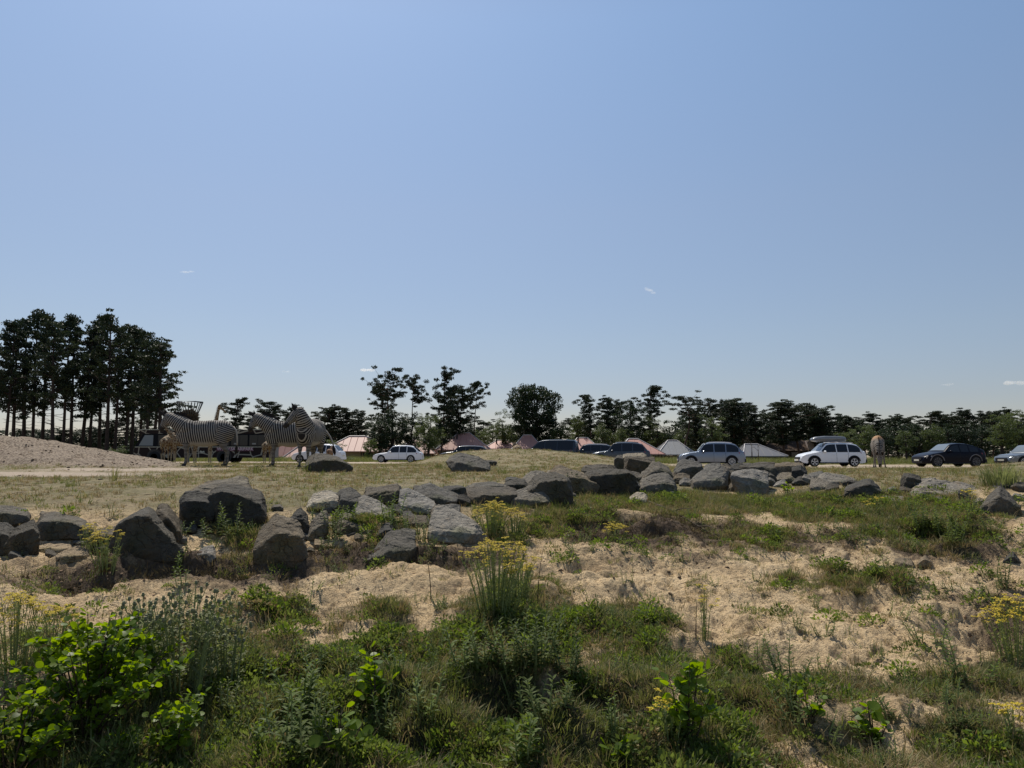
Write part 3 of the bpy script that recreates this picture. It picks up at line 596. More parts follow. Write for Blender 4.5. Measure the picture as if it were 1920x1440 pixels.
def make_tree(kind, seed):
    rng = np.random.default_rng(seed); H = 12.0; tb = MB(); C = []
    R = rng.uniform
    def branch(p0, p1, r0, sag=.0, n=5):
        t = np.linspace(0, 1, n)[:, None]; pts = p0 * (1 - t) + p1 * t; pts[:, 2] += sag * np.sin(t[:, 0] * math.pi)
        pts[1:-1] += rng.normal(0, .05 * np.linalg.norm(p1 - p0), (n - 2, 3)) * .6
        tb.tube(pts, np.linspace(r0, r0 * .25, n), 4, False); return pts
    if kind in ('grove', 'scots', 'flat', 'lean'):
        bend = {'grove': .25, 'scots': .7, 'flat': .8, 'lean': 1.6}[kind]
        m = 9; zz = np.linspace(0, H * .95, m); ph = R(0, 6.28); fr = R(.6, 1.3)
        tr = np.stack([bend * np.sin(zz / H * 2.6 * fr + ph) - bend * math.sin(ph), bend * .4 * np.cos(zz / H * 2 + ph) - bend * .4 * math.cos(ph), zz], 1)
        if kind == 'lean': tr[:, 0] -= (zz / H) ** 1.3 * 2.2
        r0 = .20 if kind == 'grove' else .17
        tb.tube(np.vstack([[tr[0] - [0, 0, .6]], tr]), np.concatenate([[r0 * 1.15], np.linspace(r0, .05, m)]), 7, False)
        at = lambda z: np.array([np.interp(z, tr[:, 2], tr[:, 0]), np.interp(z, tr[:, 2], tr[:, 1]), z])
        base = {'grove': R(.28, .42), 'scots': R(.18, .36), 'flat': .66, 'lean': .62}[kind] * H
        nb = {'grove': 30, 'scots': 34, 'flat': 15, 'lean': 13}[kind]
        Lm = {'grove': 2.1, 'scots': 2.7, 'flat': 3.1, 'lean': 3.0}[kind]
        for i in range(nb):
            f = (i + R(0, .9)) / nb; z = base + (H * .97 - base) * f
            prof = {'grove': (.55 + .55 * math.sin(f * 2.6 + .2)) * (1.15 - .7 * f), 'scots': .5 + .6 * math.sin(f * 2.9 + .1), 'flat': .45 + .7 * math.sin(f * 2.3 + .6), 'lean': .5 + .6 * math.sin(f * 2.4 + .5)}[kind]
            L = Lm * prof * R(.5, 1.2); th = R(0, 6.28)
            p0 = at(z); p1 = p0 + np.array([math.cos(th) * L, math.sin(th) * L, L * R(.05, .45) + .2])
            pts = branch(p0, p1, .055 + .02 * (1 - f), -.1 * L)
            k = 3 if kind == 'grove' else 4
            for j in range(k):
                q = pts[-1 - j] + rng.normal(0, .22, 3); rad = R(.32, .66) * (1.0 if kind == 'grove' else 1.2)
                C.append(clump(q, rad, int((120 if kind == 'grove' else 175) * rad * rad) + 16, rng, R(.26, .5)))
        C.append(clump(at(H * .95) + [0, 0, .1], .75, 120, rng, .7))
        for i in range(16 if kind == 'grove' else 4):      # dead twigs under the crown
            z = R(.18, .45) * H if kind == 'grove' else R(.4, .6) * H; th = R(0, 6.28); L = R(.5, 1.7)
            branch(at(z), at(z) + np.array([math.cos(th) * L, math.sin(th) * L, R(-.25, .3)]), .022, 0, 4)
        size, el, mat, bk = .145, 1.9, NEEDLE, (BARK if kind == 'grove' else BARKR)
    else:
        par = {'oak': (.56, 5.2, 5.6, .0), 'broad': (.56, 3.6, 5.2, .0), 'tall': (.60, 2.6, 4.8, .1), 'willow': (.54, 3.0, 5.4, .0), 'bush': (.45, 4.6, 6.3, .0)}[kind]
        cz = par[0] * H; rx, rz = par[1], par[2]
        tb.tube([(0, 0, -.6), (0, 0, H * .15), (R(-.3, .3), R(-.3, .3), H * .45), (R(-.5, .5), R(-.4, .4), H * .8)], [.34, .26, .18, .06], 7, False)
        n = {'oak': 230, 'broad': 95, 'tall': 60, 'willow': 75, 'bush': 100}[kind]
        for i in range(n):
            d = rng.normal(size=3); d /= np.linalg.norm(d); rr = R(.35, 1.0) ** .6
            lob = 1 + (.05 if kind == 'oak' else .18) * math.sin(3 * math.atan2(d[1], d[0]) + seed) + (.05 if kind == 'oak' else .12) * math.sin(5 * d[2] + seed * 2)
            p = np.array([d[0] * rx, d[1] * rx, d[2] * rz]) * rr * lob * R(.9, 1.05) * .86 + [0, 0, cz]
            if d[2] < -.2: p[:2] *= .85
            rad = R(.45, 1.0) * (1.1 if kind in ('oak', 'bush') else .95)
            C.append(clump(p, rad, int(130 * rad * rad) + 30, rng, R(.55, .9) if kind != 'willow' else 1.25))
            if i % 4 == 0: branch(np.array([0, 0, min(p[2] * .7, H * .6)]), p, .06, .2)
        size, el = {'oak': (.20, 1.1), 'broad': (.18, 1.2), 'tall': (.16, 1.2), 'willow': (.15, 2.0), 'bush': (.19, 1.2)}[kind]
        mat, bk = {'oak': OAK, 'broad': OAK, 'tall': BIRCH, 'willow': BIRCH, 'bush': BUSHM}[kind], BARK
    C = np.concatenate(C); C = C[C[:, 2] > .1]
    V, Fc = leaftris(C, size, rng, el)
    return tb.mesh('trunk', bk, True), fmesh('crown', V, Fc, mat)
TV = {k: [make_tree(k, 100 * i + len(k) * 7) for i in range(n)] for k, n in (('grove', 6), ('scots', 5), ('flat', 3), ('lean', 1), ('oak', 1), ('broad', 4), ('tall', 3), ('willow', 2), ('bush', 3))}
TN = {'grove': 'pine_tree', 'scots': 'pine_tree', 'flat': 'pine_tree', 'lean': 'pine_tree', 'oak': 'oak_tree', 'broad': 'broadleaf_tree', 'tall': 'birch_tree', 'willow': 'willow_tree', 'bush': 'bush'}
CW = {'grove': 4.2, 'scots': 5.6, 'flat': 6.4, 'lean': 6.5, 'oak': 10, 'broad': 7.2, 'tall': 5.4, 'willow': 6.2, 'bush': 9}
_tc = 0
def tree(kind, px, top, Y, wpx=None, label='', group=None, variant=None, flip=False):
    """tree whose foot stands at distance Y under column px and whose top reaches photo row top"""
    global _tc; _tc += 1
    b = P(px, HOR, Y); z = gz(b.x, Y); H = P(px, top, Y).z - z
    sz = H / 12.0; sx = sz if wpx is None else (wpx / F * Y) / CW[kind]
    vs = TV[kind]; tr, cr = vs[(variant if variant is not None else _tc) % len(vs)]
    rz = random.Random(_tc * 13).uniform(0, 6.28) if kind not in ('lean', 'oak') else 0
    o = thing(TN[kind], label, 'bush' if kind == 'bush' else 'tree', (b.x, Y, z), rz, group, ((-sx if flip else sx), sx, sz))
    obj('trunk', tr, o); obj('crown', cr, o); return o
GG = 'tall pines of the grove on the left'
gl = [(-18, 640, 'tall pine cut by the left edge of the photo'), (8, 606, 'first full pine of the grove from the left edge'), (24, 600, 'pine with a thin bare stem near the left edge of the grove'),
      (44, 596, 'pine behind the leftmost stems of the grove'), (60, 588, 'pine with a ragged pointed top at the left of the grove'), (78, 586, 'pine whose pointed top is among the highest of the grove'),
      (98, 604, 'pine left of the gap of sky in the grove'), (118, 594, 'pine with a rounded top near the middle of the grove'), (132, 592, 'pine standing close behind the rounded one in the grove'),
      (152, 612, 'slim pine in the dip of the grove skyline'), (166, 604, 'forked pine in the middle of the grove'), (186, 590, 'highest pine of the grove with a dense dark crown'), (199, 592, 'pine pressed against the highest pine of the grove'),
      (214, 618, 'slender pine right of the highest pine'), (234, 610, 'broad pine at the start of the right shoulder of the grove'), (246, 612, 'pine on the right shoulder of the grove'),
      (262, 622, 'pine sloping down the right shoulder of the grove'), (274, 634, 'third pine from the right end of the grove'), (286, 644, 'second pine from the right end of the grove')]
for i, (px, top, lab) in enumerate(gl):
    tree('grove', px, top, 76 + (i * 37 % 17), 64 + (i * 29 % 22), lab, GG, i)
tree('grove', 300, 640, 74, 100, 'rightmost pine of the grove, its crown reaching far out over a bare stem', GG, 2)
# lower trees seen between the stems of the grove and behind it
BL = 'low dark trees behind the pine grove'
for i, (px, top, lab) in enumerate([(-20, 800, 'low dark tree at the left edge behind the grove'), (30, 812, 'low dark tree seen between the first stems of the grove'), (85, 806, 'low dark tree behind the left half of the grove'),
        (128, 812, 'low dark tree behind the gap in the grove'), (170, 800, 'low dark tree behind the middle of the grove'), (215, 792, 'low dark tree behind the right half of the grove'), (262, 786, 'low dark tree behind the right end of the grove')]):
    tree('scots' if i % 2 else 'broad', px, top - 6, 130 + i * 3, 74, lab, BL)
tree('bush', 60, 822, 62, 60, 'light green bush on top of the sand mound under the grove')
tree('bush', 222, 836, 70, 52, 'light green bush at the foot of the grove')
# row behind the bus and the zebras
MG = 'trees behind the bus and the zebras'
ML = [('broad', 350, 778, 120, 70, 'dark tree behind the hay basket'), ('scots', 382, 792, 140, 60, 'low pine behind the giraffe neck'), ('scots', 322, 790, 135, 60, 'low pine between the grove and the hay basket'),
      ('scots', 431, 746, 110, 52, 'single dark pine with open branches right of the giraffe'), ('scots', 478, 784, 135, 60, 'low rounded pine left of the second zebra'),
      ('scots', 512, 752, 125, 62, 'broad dark pine rising above the second zebra'), ('scots', 545, 762, 130, 56, 'dark pine rising between the second and third zebra'), ('broad', 572, 782, 140, 60, 'dark tree behind the third zebra'),
      ('scots', 604, 764, 120, 62, 'dark pine at the left of the row above the pink roofs'), ('scots', 632, 762, 125, 58, 'dark pine in the middle of the row above the pink roofs'), ('scots', 660, 764, 122, 60, 'dark pine at the right of the row above the pink roofs'),
      ('broad', 640, 792, 135, 90, 'dense dark tree low behind the row of pines'), ('scots', 684, 772, 128, 56, 'dark pine left of the tall umbrella pine'),
      ('bush', 620, 822, 100, 60, 'light green bush between two pink roofs'), ('bush', 652, 854, 80, 30, 'low bush left of the pale parked car'), ('bush', 694, 814, 96, 34, 'light green little tree standing before the pink roof')]
for k, px, top, Y, wd, lab in ML: tree(k, px, top, Y, wd, lab, MG)
# the tall open pines left of centre
TG = 'tall open pines left of the centre'
tree('flat', 717, 699, 118, 76, 'tall umbrella pine with a wide flat top, leftmost of the tall ones', TG, 0)
tree('scots', 712, 722, 124, 46, 'pine filling the space under the umbrella pine', TG, 1)
tree('flat', 774, 705, 112, 56, 'tall slender pine with a small flat crown on a bare stem', TG, 1)
tree('scots', 826, 694, 112, 58, 'tallest open pine, with layered branches', TG, 2)
tree('scots', 838, 730, 120, 56, 'shorter pine close beside the tallest open pine', TG, 3)
tree('scots', 857, 728, 116, 52, 'rounded pine between the tallest pine and the lopsided one', TG, 4)
tree('flat', 890, 713, 118, 50, 'lopsided pine on a bare stem, rightmost of the tall ones', TG, 2)
tree('broad', 735, 758, 106, 100, 'dense dark tree at the foot of the umbrella pine', TG, 0)
tree('broad', 712, 776, 102, 66, 'dark leafy tree directly above the pale parked car', TG, 1)
tree('broad', 770, 770, 110, 70, 'dense dark tree under the slender pine', TG, 2)
tree('willow', 803, 772, 92, 60, 'soft green willow like tree with hanging twigs', TG, 0)
tree('willow', 842, 790, 122, 60, 'pale green tree behind the pink roof', TG, 1)
tree('broad', 868, 776, 118, 62, 'dark tree between the rounded pine and the bare stem', TG, 3)
tree('tall', 900, 800, 125, 52, 'pale green tree right of the bare pine stem', TG, 0)
tree('scots', 912, 790, 140, 60, 'low dark pine behind the pink roofs', TG, 2)
# round oak and its neighbours
tree('oak', 1004, 711, 118, 124, 'large round dark oak, broadest tree on the skyline')
OG = 'trees flanking the round oak'
for k, px, top, Y, wd, lab in [('tall', 942, 768, 122, 40, 'slim pale tree just left of the round oak'), ('tall', 925, 786, 128, 46, 'light green tree above the second pink roof'), ('willow', 958, 794, 126, 50, 'light green tree under the left side of the oak'),
        ('willow', 1052, 792, 114, 50, 'light green tree under the right side of the oak'), ('scots', 1078, 786, 135, 60, 'low dark pine right of the oak'), ('tall', 1082, 766, 122, 46, 'pale green tree right of the oak'),
        ('scots', 1112, 740, 118, 50, 'pine with a rounded crown, left of a pair'), ('scots', 1134, 744, 120, 52, 'pine with a rounded crown, right of a pair'), ('scots', 1152, 752, 128, 50, 'dark pine behind the rounded pair'),
        ('willow', 1130, 794, 106, 54, 'light green tree under the rounded pair of pines'), ('broad', 1184, 738, 116, 74, 'tall mixed tree with a dense brownish green crown'), ('scots', 1212, 727, 122, 60, 'tall pine rising above the mixed tree'),
        ('tall', 1232, 784, 118, 60, 'light green tree below the tall pine'), ('scots', 1160, 800, 130, 60, 'low dark pine behind the red roof'), ('tall', 1168, 796, 112, 44, 'pale slim tree left of the mixed tree'),
        ('lean', 1276, 742, 108, 84, 'leaning pine with a forked bare stem'), ('scots', 1262, 806, 150, 60, 'low distant tree under the leaning pine'), ('tall', 1290, 796, 130, 60, 'light green tree right of the leaning pine'),
        ('scots', 1236, 812, 150, 60, 'low distant tree left of the leaning pine'), ('broad', 1200, 800, 125, 80, 'dark tree behind the roof gap')]:
    tree(k, px, top, Y, wd, lab, OG)
RG = 'broad dark pines above the grey roofs'
for i, (k, px, top, Y, wd) in enumerate([('flat', 1322, 748, 112, 70), ('scots', 1352, 748, 118, 80), ('scots', 1378, 754, 114, 78), ('scots', 1398, 753, 118, 76), ('tall', 1335, 778, 104, 60), ('scots', 1424, 762, 120, 56), ('scots', 1448, 768, 122, 54),
        ('scots', 1470, 754, 112, 84), ('scots', 1500, 756, 116, 84), ('scots', 1526, 758, 118, 62), ('scots', 1546, 768, 116, 58), ('scots', 1565, 778, 120, 54), ('broad', 1410, 790, 125, 90), ('broad', 1480, 792, 126, 90), ('broad', 1540, 792, 124, 90), ('broad', 1350, 796, 124, 80), ('scots', 1306, 770, 124, 50)]):
    lab = ['pine at the left end of the dark mass with a flat outlying branch', 'dark pine second in the mass above the silver blue car', 'dark pine above the roof of the silver blue car', 'flat topped pine above the tail of the silver blue car',
           'brownish leafy tree standing in front of the dark pines', 'dark pine left of the notch in the skyline', 'dark pine in the notch above the grey roof', 'broad pine above the right grey roof', 'broad flat pine above the dark thatched house',
           'dark pine left of the roof box', 'dark pine above the roof box', 'low pine on the slope down to the forest at the right', 'dense dark undergrowth tree above the right grey roof', 'dense dark tree before the thatched house', 'dense dark tree behind the roof box',
           'dense dark tree behind the silver blue car', 'dark pine at the very left of the broad dark mass'][i]
    tree(k, px, top, Y, wd, lab, RG)
# forest belt at the right: front row of mixed trees, back row of pines
FG = 'forest belt behind the right hand cars'
fr = [('tall', 1592, 800, 88, 52, 'light green young tree left of the grazing zebra'), ('tall', 1622, 788, 84, 56, 'pale green tree directly behind the grazing zebra'), ('broad', 1652, 800, 88, 56, 'dark leafy tree right behind the grazing zebra'),
      ('broad', 1684, 788, 90, 60, 'dark leafy tree left of the black car'), ('tall', 1700, 800, 80, 44, 'pale green shrubby tree at the nose of the black car'), ('broad', 1724, 786, 88, 60, 'dark leafy tree above the bonnet of the black car'),
      ('willow', 1752, 796, 86, 54, 'soft green tree above the windscreen of the black car'), ('broad', 1780, 792, 90, 60, 'dark leafy tree above the roof of the black car'), ('broad', 1812, 788, 88, 60, 'dark leafy tree above the tail of the black car'),
      ('broad', 1842, 790, 90, 56, 'dark leafy tree right of the black car'), ('tall', 1880, 764, 84, 70, 'tall pale green birch near the right edge'), ('tall', 1912, 770, 90, 60, 'pale green birch cut by the right edge'), ('broad', 1940, 780, 92, 70, 'dark tree beyond the right edge'),
      ('scots', 1580, 788, 118, 50, 'dark pine at the left end of the forest belt'), ('scots', 1606, 782, 120, 52, 'dark pine second from the left end of the belt'), ('scots', 1636, 774, 122, 56, 'dark pine above the grazing zebra'),
      ('scots', 1664, 782, 120, 50, 'dark pine right of the one above the grazing zebra'), ('scots', 1690, 778, 121, 50, 'dark pine above the nose of the black car'), ('scots', 1712, 786, 123, 46, 'small pine in the dip of the forest skyline'),
      ('scots', 1736, 773, 118, 56, 'highest pine of the belt above the black car'), ('scots', 1762, 782, 122, 50, 'dark pine above the windscreen of the black car'), ('scots', 1786, 776, 120, 54, 'dark pine above the middle of the black car'),
      ('scots', 1812, 768, 119, 56, 'tall dark pine above the tail of the black car'), ('scots', 1838, 774, 121, 54, 'dark pine behind the gap between the right hand cars'), ('scots', 1862, 770, 123, 54, 'dark pine left of the tall birch'),
      ('scots', 1900, 766, 118, 56, 'dark pine behind the birches at the right edge'), ('scots', 1930, 772, 120, 60, 'dark pine cut off by the right edge')]
for k, px, top, Y, wd, lab in fr: tree(k, px, top, Y, wd, lab, FG)
# far wood that closes the horizon between the tree groups: one mass nobody could count
def far_wood():
    Vs = []; Fs = []; n = 0; rng = np.random.default_rng(5)
    for i in range(330):
        low = i % 2; px = -900 + (i // 2) * 23 + rng.uniform(-8, 8); Y = rng.uniform(150, 175) if low else rng.uniform(190, 240); k = ('bush', 'broad', 'willow')[i % 3] if low else ('scots', 'broad', 'tall')[i % 3]
        me = TV[k][i % len(TV[k])][1]
        co = np.empty(len(me.vertices) * 3, np.float32); me.vertices.foreach_get('co', co); co = co.reshape(-1, 4, 3)[::4].copy()
        mid = co.mean(1, keepdims=True); co = mid + (co - mid) * 2.4; co = co.reshape(-1, 3)
        hh = ((rng.uniform(26, 42) if low else (rng.uniform(44, 62) if px < 1260 else rng.uniform(62, 86))) / F * Y) / 12; b = P(px, HOR, Y)
        th = rng.uniform(0, 6.28); c, s = math.cos(th), math.sin(th)
        co = np.stack([co[:, 0] * c - co[:, 1] * s, co[:, 0] * s + co[:, 1] * c, co[:, 2]], 1) * hh * (np.array([1.9, 1.9, 1]) if low else np.array([1.3, 1.3, 1])) + np.array([b.x, Y, EYE - 1.3])
        Vs.append(co); Fs.append(np.arange(len(co)).reshape(-1, 4) + n); n += len(co)
    return obj('far_wood', fmesh('far_wood', np.concatenate(Vs), np.concatenate(Fs), OAK), kind='stuff', label='distant wood closing the horizon behind the trees', category='wood')
far_wood()
# leafless shrub before the right hand grey roof
def bare_shrub(px, base, Y, hpx, lab, seed):
    rng = np.random.default_rng(seed); b = P(px, HOR, Y); z = gz(b.x, Y); H = hpx / F * Y
    o = thing('bare_shrub', lab, 'shrub', (b.x, Y, z), 0, 'leafless shrubs before the grey roof'); m = MB()
    def rec(p, d, L, r, k):
        q = p + d * L; mid = (p + q) / 2 + rng.normal(0, .06 * L, 3); m.tube([p, mid, q], [r, r * .8, r * .55], 4, False)
        if k: 
            for _ in range(3):
                e = d + rng.normal(0, .5, 3); e[2] = abs(e[2]); e /= np.linalg.norm(e); rec(q, e, L * .68, r * .5, k - 1)
    st = MB(); st.tube([(0, 0, -.2), (0, 0, H * .4)], [.07, .05], 6)
    rec(np.array([0, 0, H * .38]), np.array([0, 0, 1.0]), H * .26, .04, 4)
    obj('trunk', st.mesh('trunk', BARKR), o); obj('twigs', m.mesh('twigs', BARKR), o, kind='stuff')
bare_shrub(1410, 870, 80, 52, 'taller leafless shrub before the left part of the right grey roof', 1)
bare_shrub(1422, 870, 79, 36, 'lower leafless shrub with hooked twigs before the grey roof', 2)
# ------------------------------------------------------------------ safari tents, house, hay basket
def roof_mat(name, col, dark):
    t = NT(name); b = t.bsdf(.55, .35); f = t.noise(1.2, 5, .6); n2 = t.noise(9, 4, .6)
    c = t.mix(f, dark, col); c = t.mix(t.math('MULTIPLY', n2, .3), c, tuple(x * .7 for x in col)); t.l(c, b.inputs['Base Color']); return t.m
RED = roof_mat('red_sheet_roof', (.50, .27, .215), (.40, .19, .155)); GREY = roof_mat('grey_sheet_roof', (.26, .265, .27), (.19, .195, .20))
DKGREY = roof_mat('dark_sheet_roof', (.17, .17, .18), (.13, .13, .14))
CANVAS = simple('canvas', (.30, .24, .15), .85, .1, 0, .15, 2); WOOD = simple('dark_timber', (.055, .04, .03), .8, .2, 0, .3, 3)
GLASSD = NT('dark_glass'); GLASSD.bsdf(.06, .6, 0, (.012, .015, .02)); GLASSD = GLASSD.m
BLACK = simple('black_metal', (.015, .015, .017), .5, .4); RIDGE = simple('ridge_cap', (.45, .42, .41), .5, .4, 0, .1, 2)
def tent(px, Y, eave, top, w_px, label, mat, depth=6.0, ridge=.28, shift=0.0, yaw=0.0, chimney=True, grp='tents with red sheet roofs'):
    b = P(px, HOR, Y); z0 = gz(b.x, Y); W = w_px / F * Y; He = P(px, eave, Y).z - z0; Ht = P(px, top, Y + depth / 2).z - z0
    o = thing('safari_tent', label, 'tent', (b.x, Y + depth / 2, z0), yaw, grp)
    x0, x1, y0, y1 = -W / 2, W / 2, -depth / 2, depth / 2
    ra, rb = shift * W - ridge * W / 2, shift * W + ridge * W / 2
    C = [(x0, y0, He), (x1, y0, He), (x1, y1, He), (x0, y1, He), (ra, 0, Ht), (rb, 0, Ht)]
    A = np.array(C)
    m = MB(); m.add(A + [0, 0, 0], [(0, 1, 5, 4), (1, 2, 5), (2, 3, 4, 5), (3, 0, 4)]); m.add(A[:4] - [0, 0, .12], [(0, 3, 2, 1)])
    m.add(np.vstack([A[:4], A[:4] - [0, 0, .12]]), [(0, 4, 5, 1), (1, 5, 6, 2), (2, 6, 7, 3), (3, 7, 4, 0)])
    rf = obj('roof', m.mesh('roof', mat), o)
    def on(x, side):           # height of the roof above plan point on the front or a flank
        return None
    seam = MB(); N = int(W / .9)
    for i in range(1, N):      # raised standing seams of the front slope
        f = i / N; x = x0 + W * f
        if x < ra: t = (x - x0) / (ra - x0)
        elif x > rb: t = (x1 - x) / (x1 - rb)
        else: t = 1
        t = max(.05, t * .97); seam.tube([(x, y0 + .02, He + .03), (x, y0 + t * depth / 2, He + (Ht - He) * t + .03)], .03, 4)
    for s, xe, xr in ((1, x1, rb), (-1, x0, ra)):
        for k in range(1, 6):
            y = y0 + depth * k / 6; t = min((y - y0), (y1 - y)) / (depth / 2) * .97
            seam.tube([(xe, y, He + .03), (xe + (xr - xe) * t, y, He + (Ht - He) * t + .03)], .03, 4)
    obj('roof_seams', seam.mesh('roof_seams', mat), rf, kind='stuff')
    rd = MB(); rd.tube([(ra, 0, Ht + .04), (rb, 0, Ht + .04)], .07, 5)
    for c, r in ((0, ra), (3, ra), (1, rb), (2, rb)): rd.tube([tuple(A[c] + [0, 0, .04]), (r, 0, Ht + .04)], .06, 5)
    obj('ridge_cap', rd.mesh('ridge_cap', RIDGE if mat is not RED else RIDGE), rf)
    wx0, wx1, wy = x0 + .5, x1 - .5, y0 + .5
    m = MB(); m.box((0, 0, He / 2 - .15), (W - 1.0, depth - 1.0, He)); obj('wall', m.mesh('wall', CANVAS), o)
    for i in range(5):
        x = wx0 + (wx1 - wx0) * i / 4; obj('post', MB().box((x, wy - .06, He / 2), (.12, .1, He)).mesh('post', WOOD), o)
    for x, ww in ((-W * .28, 1.2), (W * .08, 1.4), (W * .3, 1.0)):
        f = obj('window', MB().box((x, wy - .03, He * .55), (ww, .06, He * .6)).mesh('window', WOOD), o)
        obj('pane', MB().box((x, wy - .07, He * .55), (ww - .16, .03, He * .6 - .16)).mesh('pane', GLASSD), f)
    if chimney: obj('chimney_pipe', MB().tube([(ra * .5 + x0 * .15, -depth * .18, He + (Ht - He) * .5), (ra * .5 + x0 * .15, -depth * .18, Ht + .15)], .12, 8).mesh('chimney_pipe', BLACK), rf)
    return o
tent(524, 112, 856, 812, 108, 'tent with a pink red roof just right of the safari bus', RED, chimney=False)
tent(575, 104, 860, 828, 96, 'low pink roofed tent seen between the legs of the standing zebras', RED, chimney=False)
tent(676, 106, 846, 818, 152, 'pink roofed tent behind the nose of the pale parked car', RED, ridge=.2, shift=-.1, chimney=False)
tent(778, 118, 850, 824, 76, 'pink roofed tent mostly hidden by the willow like tree', RED, chimney=False)
tent(868, 112, 843, 812, 104, 'largest pink roofed tent, with a chimney pipe, behind the dome of the mound', RED, ridge=.2, shift=.0)
tent(941, 120, 841, 826, 70, 'pink roof with a chimney pipe left of the giraffe behind the mound', RED, ridge=.3)
tent(990, 112, 843, 816, 62, 'pink roof rising behind the front of the dark van', RED, ridge=.25, chimney=False)
tent(1096, 112, 844, 821, 64, 'pink roof above the dark parked estate car', RED, ridge=.3)
tent(1202, 98, 851, 823, 92, 'red roofed tent between the dark car and the grey roofs', RED, ridge=.2, shift=-.08, chimney=False)
tent(1270, 104, 852, 826, 74, 'grey roofed tent left of the silver blue car', GREY, ridge=.24, chimney=False, grp='tents with grey sheet roofs')
tent(1436, 96, 855, 833, 84, 'grey roofed tent with pale posts right of the silver blue car', DKGREY, ridge=.3, shift=-.15, chimney=False, grp='tents with grey sheet roofs')
def house():
    Y = 118; px = 1490; b = P(px, HOR, Y); z = gz(b.x, Y); o = thing('thatched_house', 'dark thatched house in the shade of the pines above the white car', 'house', (b.x, Y, z), .1)
    H = P(px, 822, Y).z - z; W = 9.5
    TH = simple('thatch', (.10, .075, .06), .95, .05, 0, .3, 3, .5)
    obj('wall', MB().box((0, 3, H * .25), (W, 6, H * .5)).mesh('wall', WOOD), o)
    A = np.array([(-W / 2 - .5, -.6, H * .45), (W / 2 + .5, -.6, H * .45), (W / 2 + .5, 6.6, H * .45), (-W / 2 - .5, 6.6, H * .45), (-W * .25, 3, H), (W * .25, 3, H)])
    obj('roof', MB().add(A, [(0, 1, 5, 4), (1, 2, 5), (2, 3, 4, 5), (3, 0, 4), (0, 3, 2, 1)]).mesh('roof', TH), o)
    for x in (-3, 0, 3):
        f = obj('window', MB().box((x, -.02, H * .25), (1.3, .1, 1.1)).mesh('window', WOOD), o); obj('pane', MB().box((x, -.08, H * .25), (1.1, .05, .9)).mesh('pane', GLASSD), f)
    obj('gable', MB().add([(W * .22, -.5, H * .5), (W * .42, -.5, H * .5), (W * .36, -.5, H * .92), (W * .2, -.5, H * .88), (W * .3, 2.5, H * .9)], [(0, 1, 2, 3), (1, 4, 2), (0, 3, 4), (3, 2, 4), (0, 4, 1)]).mesh('gable', simple('pale_thatch', (.42, .36, .33), .9, .1)), o)
house()
STRAW = leafmat('straw', [(.16, .11, .05), (.30, .22, .11), (.42, .32, .17)], .1, .8, .1)
def basket():
    Y = 50; px = 352; b = P(px, HOR, Y); z = gz(b.x, Y); k = Y / F
    o = thing('hay_basket', 'funnel shaped hay basket of iron bars on a pole behind the largest zebra', 'feeder', (b.x, Y, z))
    zt = P(px, 754, Y).z - z; zb = P(px, 792, Y).z - z; rt, rb = 24 * k, 9 * k
    ST = simple('weathered_steel', (.10, .11, .12), .5, .5, .6)
    obj('pole', MB().tube([(0, 0, -.3), (0, 0, zb + .1)], .11, 10).mesh('pole', ST), o)
    for r, zz in ((rt, zt), (rb, zb)):
        th = np.linspace(0, 2 * math.pi, 9)
        obj('hoop', MB().tube(np.stack([r * np.cos(th), r * np.sin(th), np.full(9, zz)], 1), .04, 5, False).mesh('hoop', ST), o)
    for i in range(24):
        a = 2 * math.pi * i / 24; q = .96
        obj('bar', MB().tube([(rb * math.cos(a), rb * math.sin(a), zb), (rt * q * math.cos(a), rt * q * math.sin(a), zt)], .022, 4).mesh('bar', ST), o)
    rng = np.random.default_rng(3); C = rng.normal(size=(2600, 3)); C /= np.linalg.norm(C, axis=1)[:, None]; C *= rng.uniform(0, 1, (2600, 1)) ** .4
    hz = zb + (zt - zb) * .22; C = C * [rb * 1.35, rb * 1.35, (zt - zb) * .30] + [0, 0, hz]; V, Fc = leaftris(C, .20, rng, 3.0)
    obj('hay', fmesh('hay', V, Fc, simple('old_hay', (.12, .09, .06), .9, .1)), o, kind='stuff')
basket()
# low shrubs beside the tents and roadside scrub are built with the plants
# ------------------------------------------------------------------ vehicles
TYRE = simple('tyre_rubber', (.018, .018, .019), .85, .2); RIMS = simple('alloy', (.42, .43, .45), .35, .5, .7, .05); RIMD = simple('dark_alloy', (.10, .10, .11), .4, .5, .5, .05)
TRIM = simple('black_plastic', (.02, .02, .022), .6, .3); LAMPW = simple('clear_lamp', (.55, .57, .60), .12, .8, .2, .05); LAMPR = simple('red_lamp', (.30, .015, .02), .15, .7, 0, .05)
CHROME = simple('chrome', (.6, .6, .62), .15, .8, .9, .02); PLATE = simple('number_plate', (.62, .60, .50), .5, .3)
def glass_mat(name, col):
    t = NT(name); b = t.bsdf(.05, .35, 0, col); return t.m
WIN = glass_mat('tinted_glass', (.014, .017, .022)); WINL = glass_mat('clear_glass', (.16, .19, .22))
def paint(name, col, metal=.3):
    t = NT(name); b = t.bsdf(.28, .3, metal, col); b.inputs['Coat Weight'].default_value = .15; b.inputs['Coat Roughness'].default_value = .05
    n = t.noise(1.5, 3); c = t.mix(n, tuple(x * .93 for x in col), col); t.l(c, b.inputs['Base Color']); return t.m
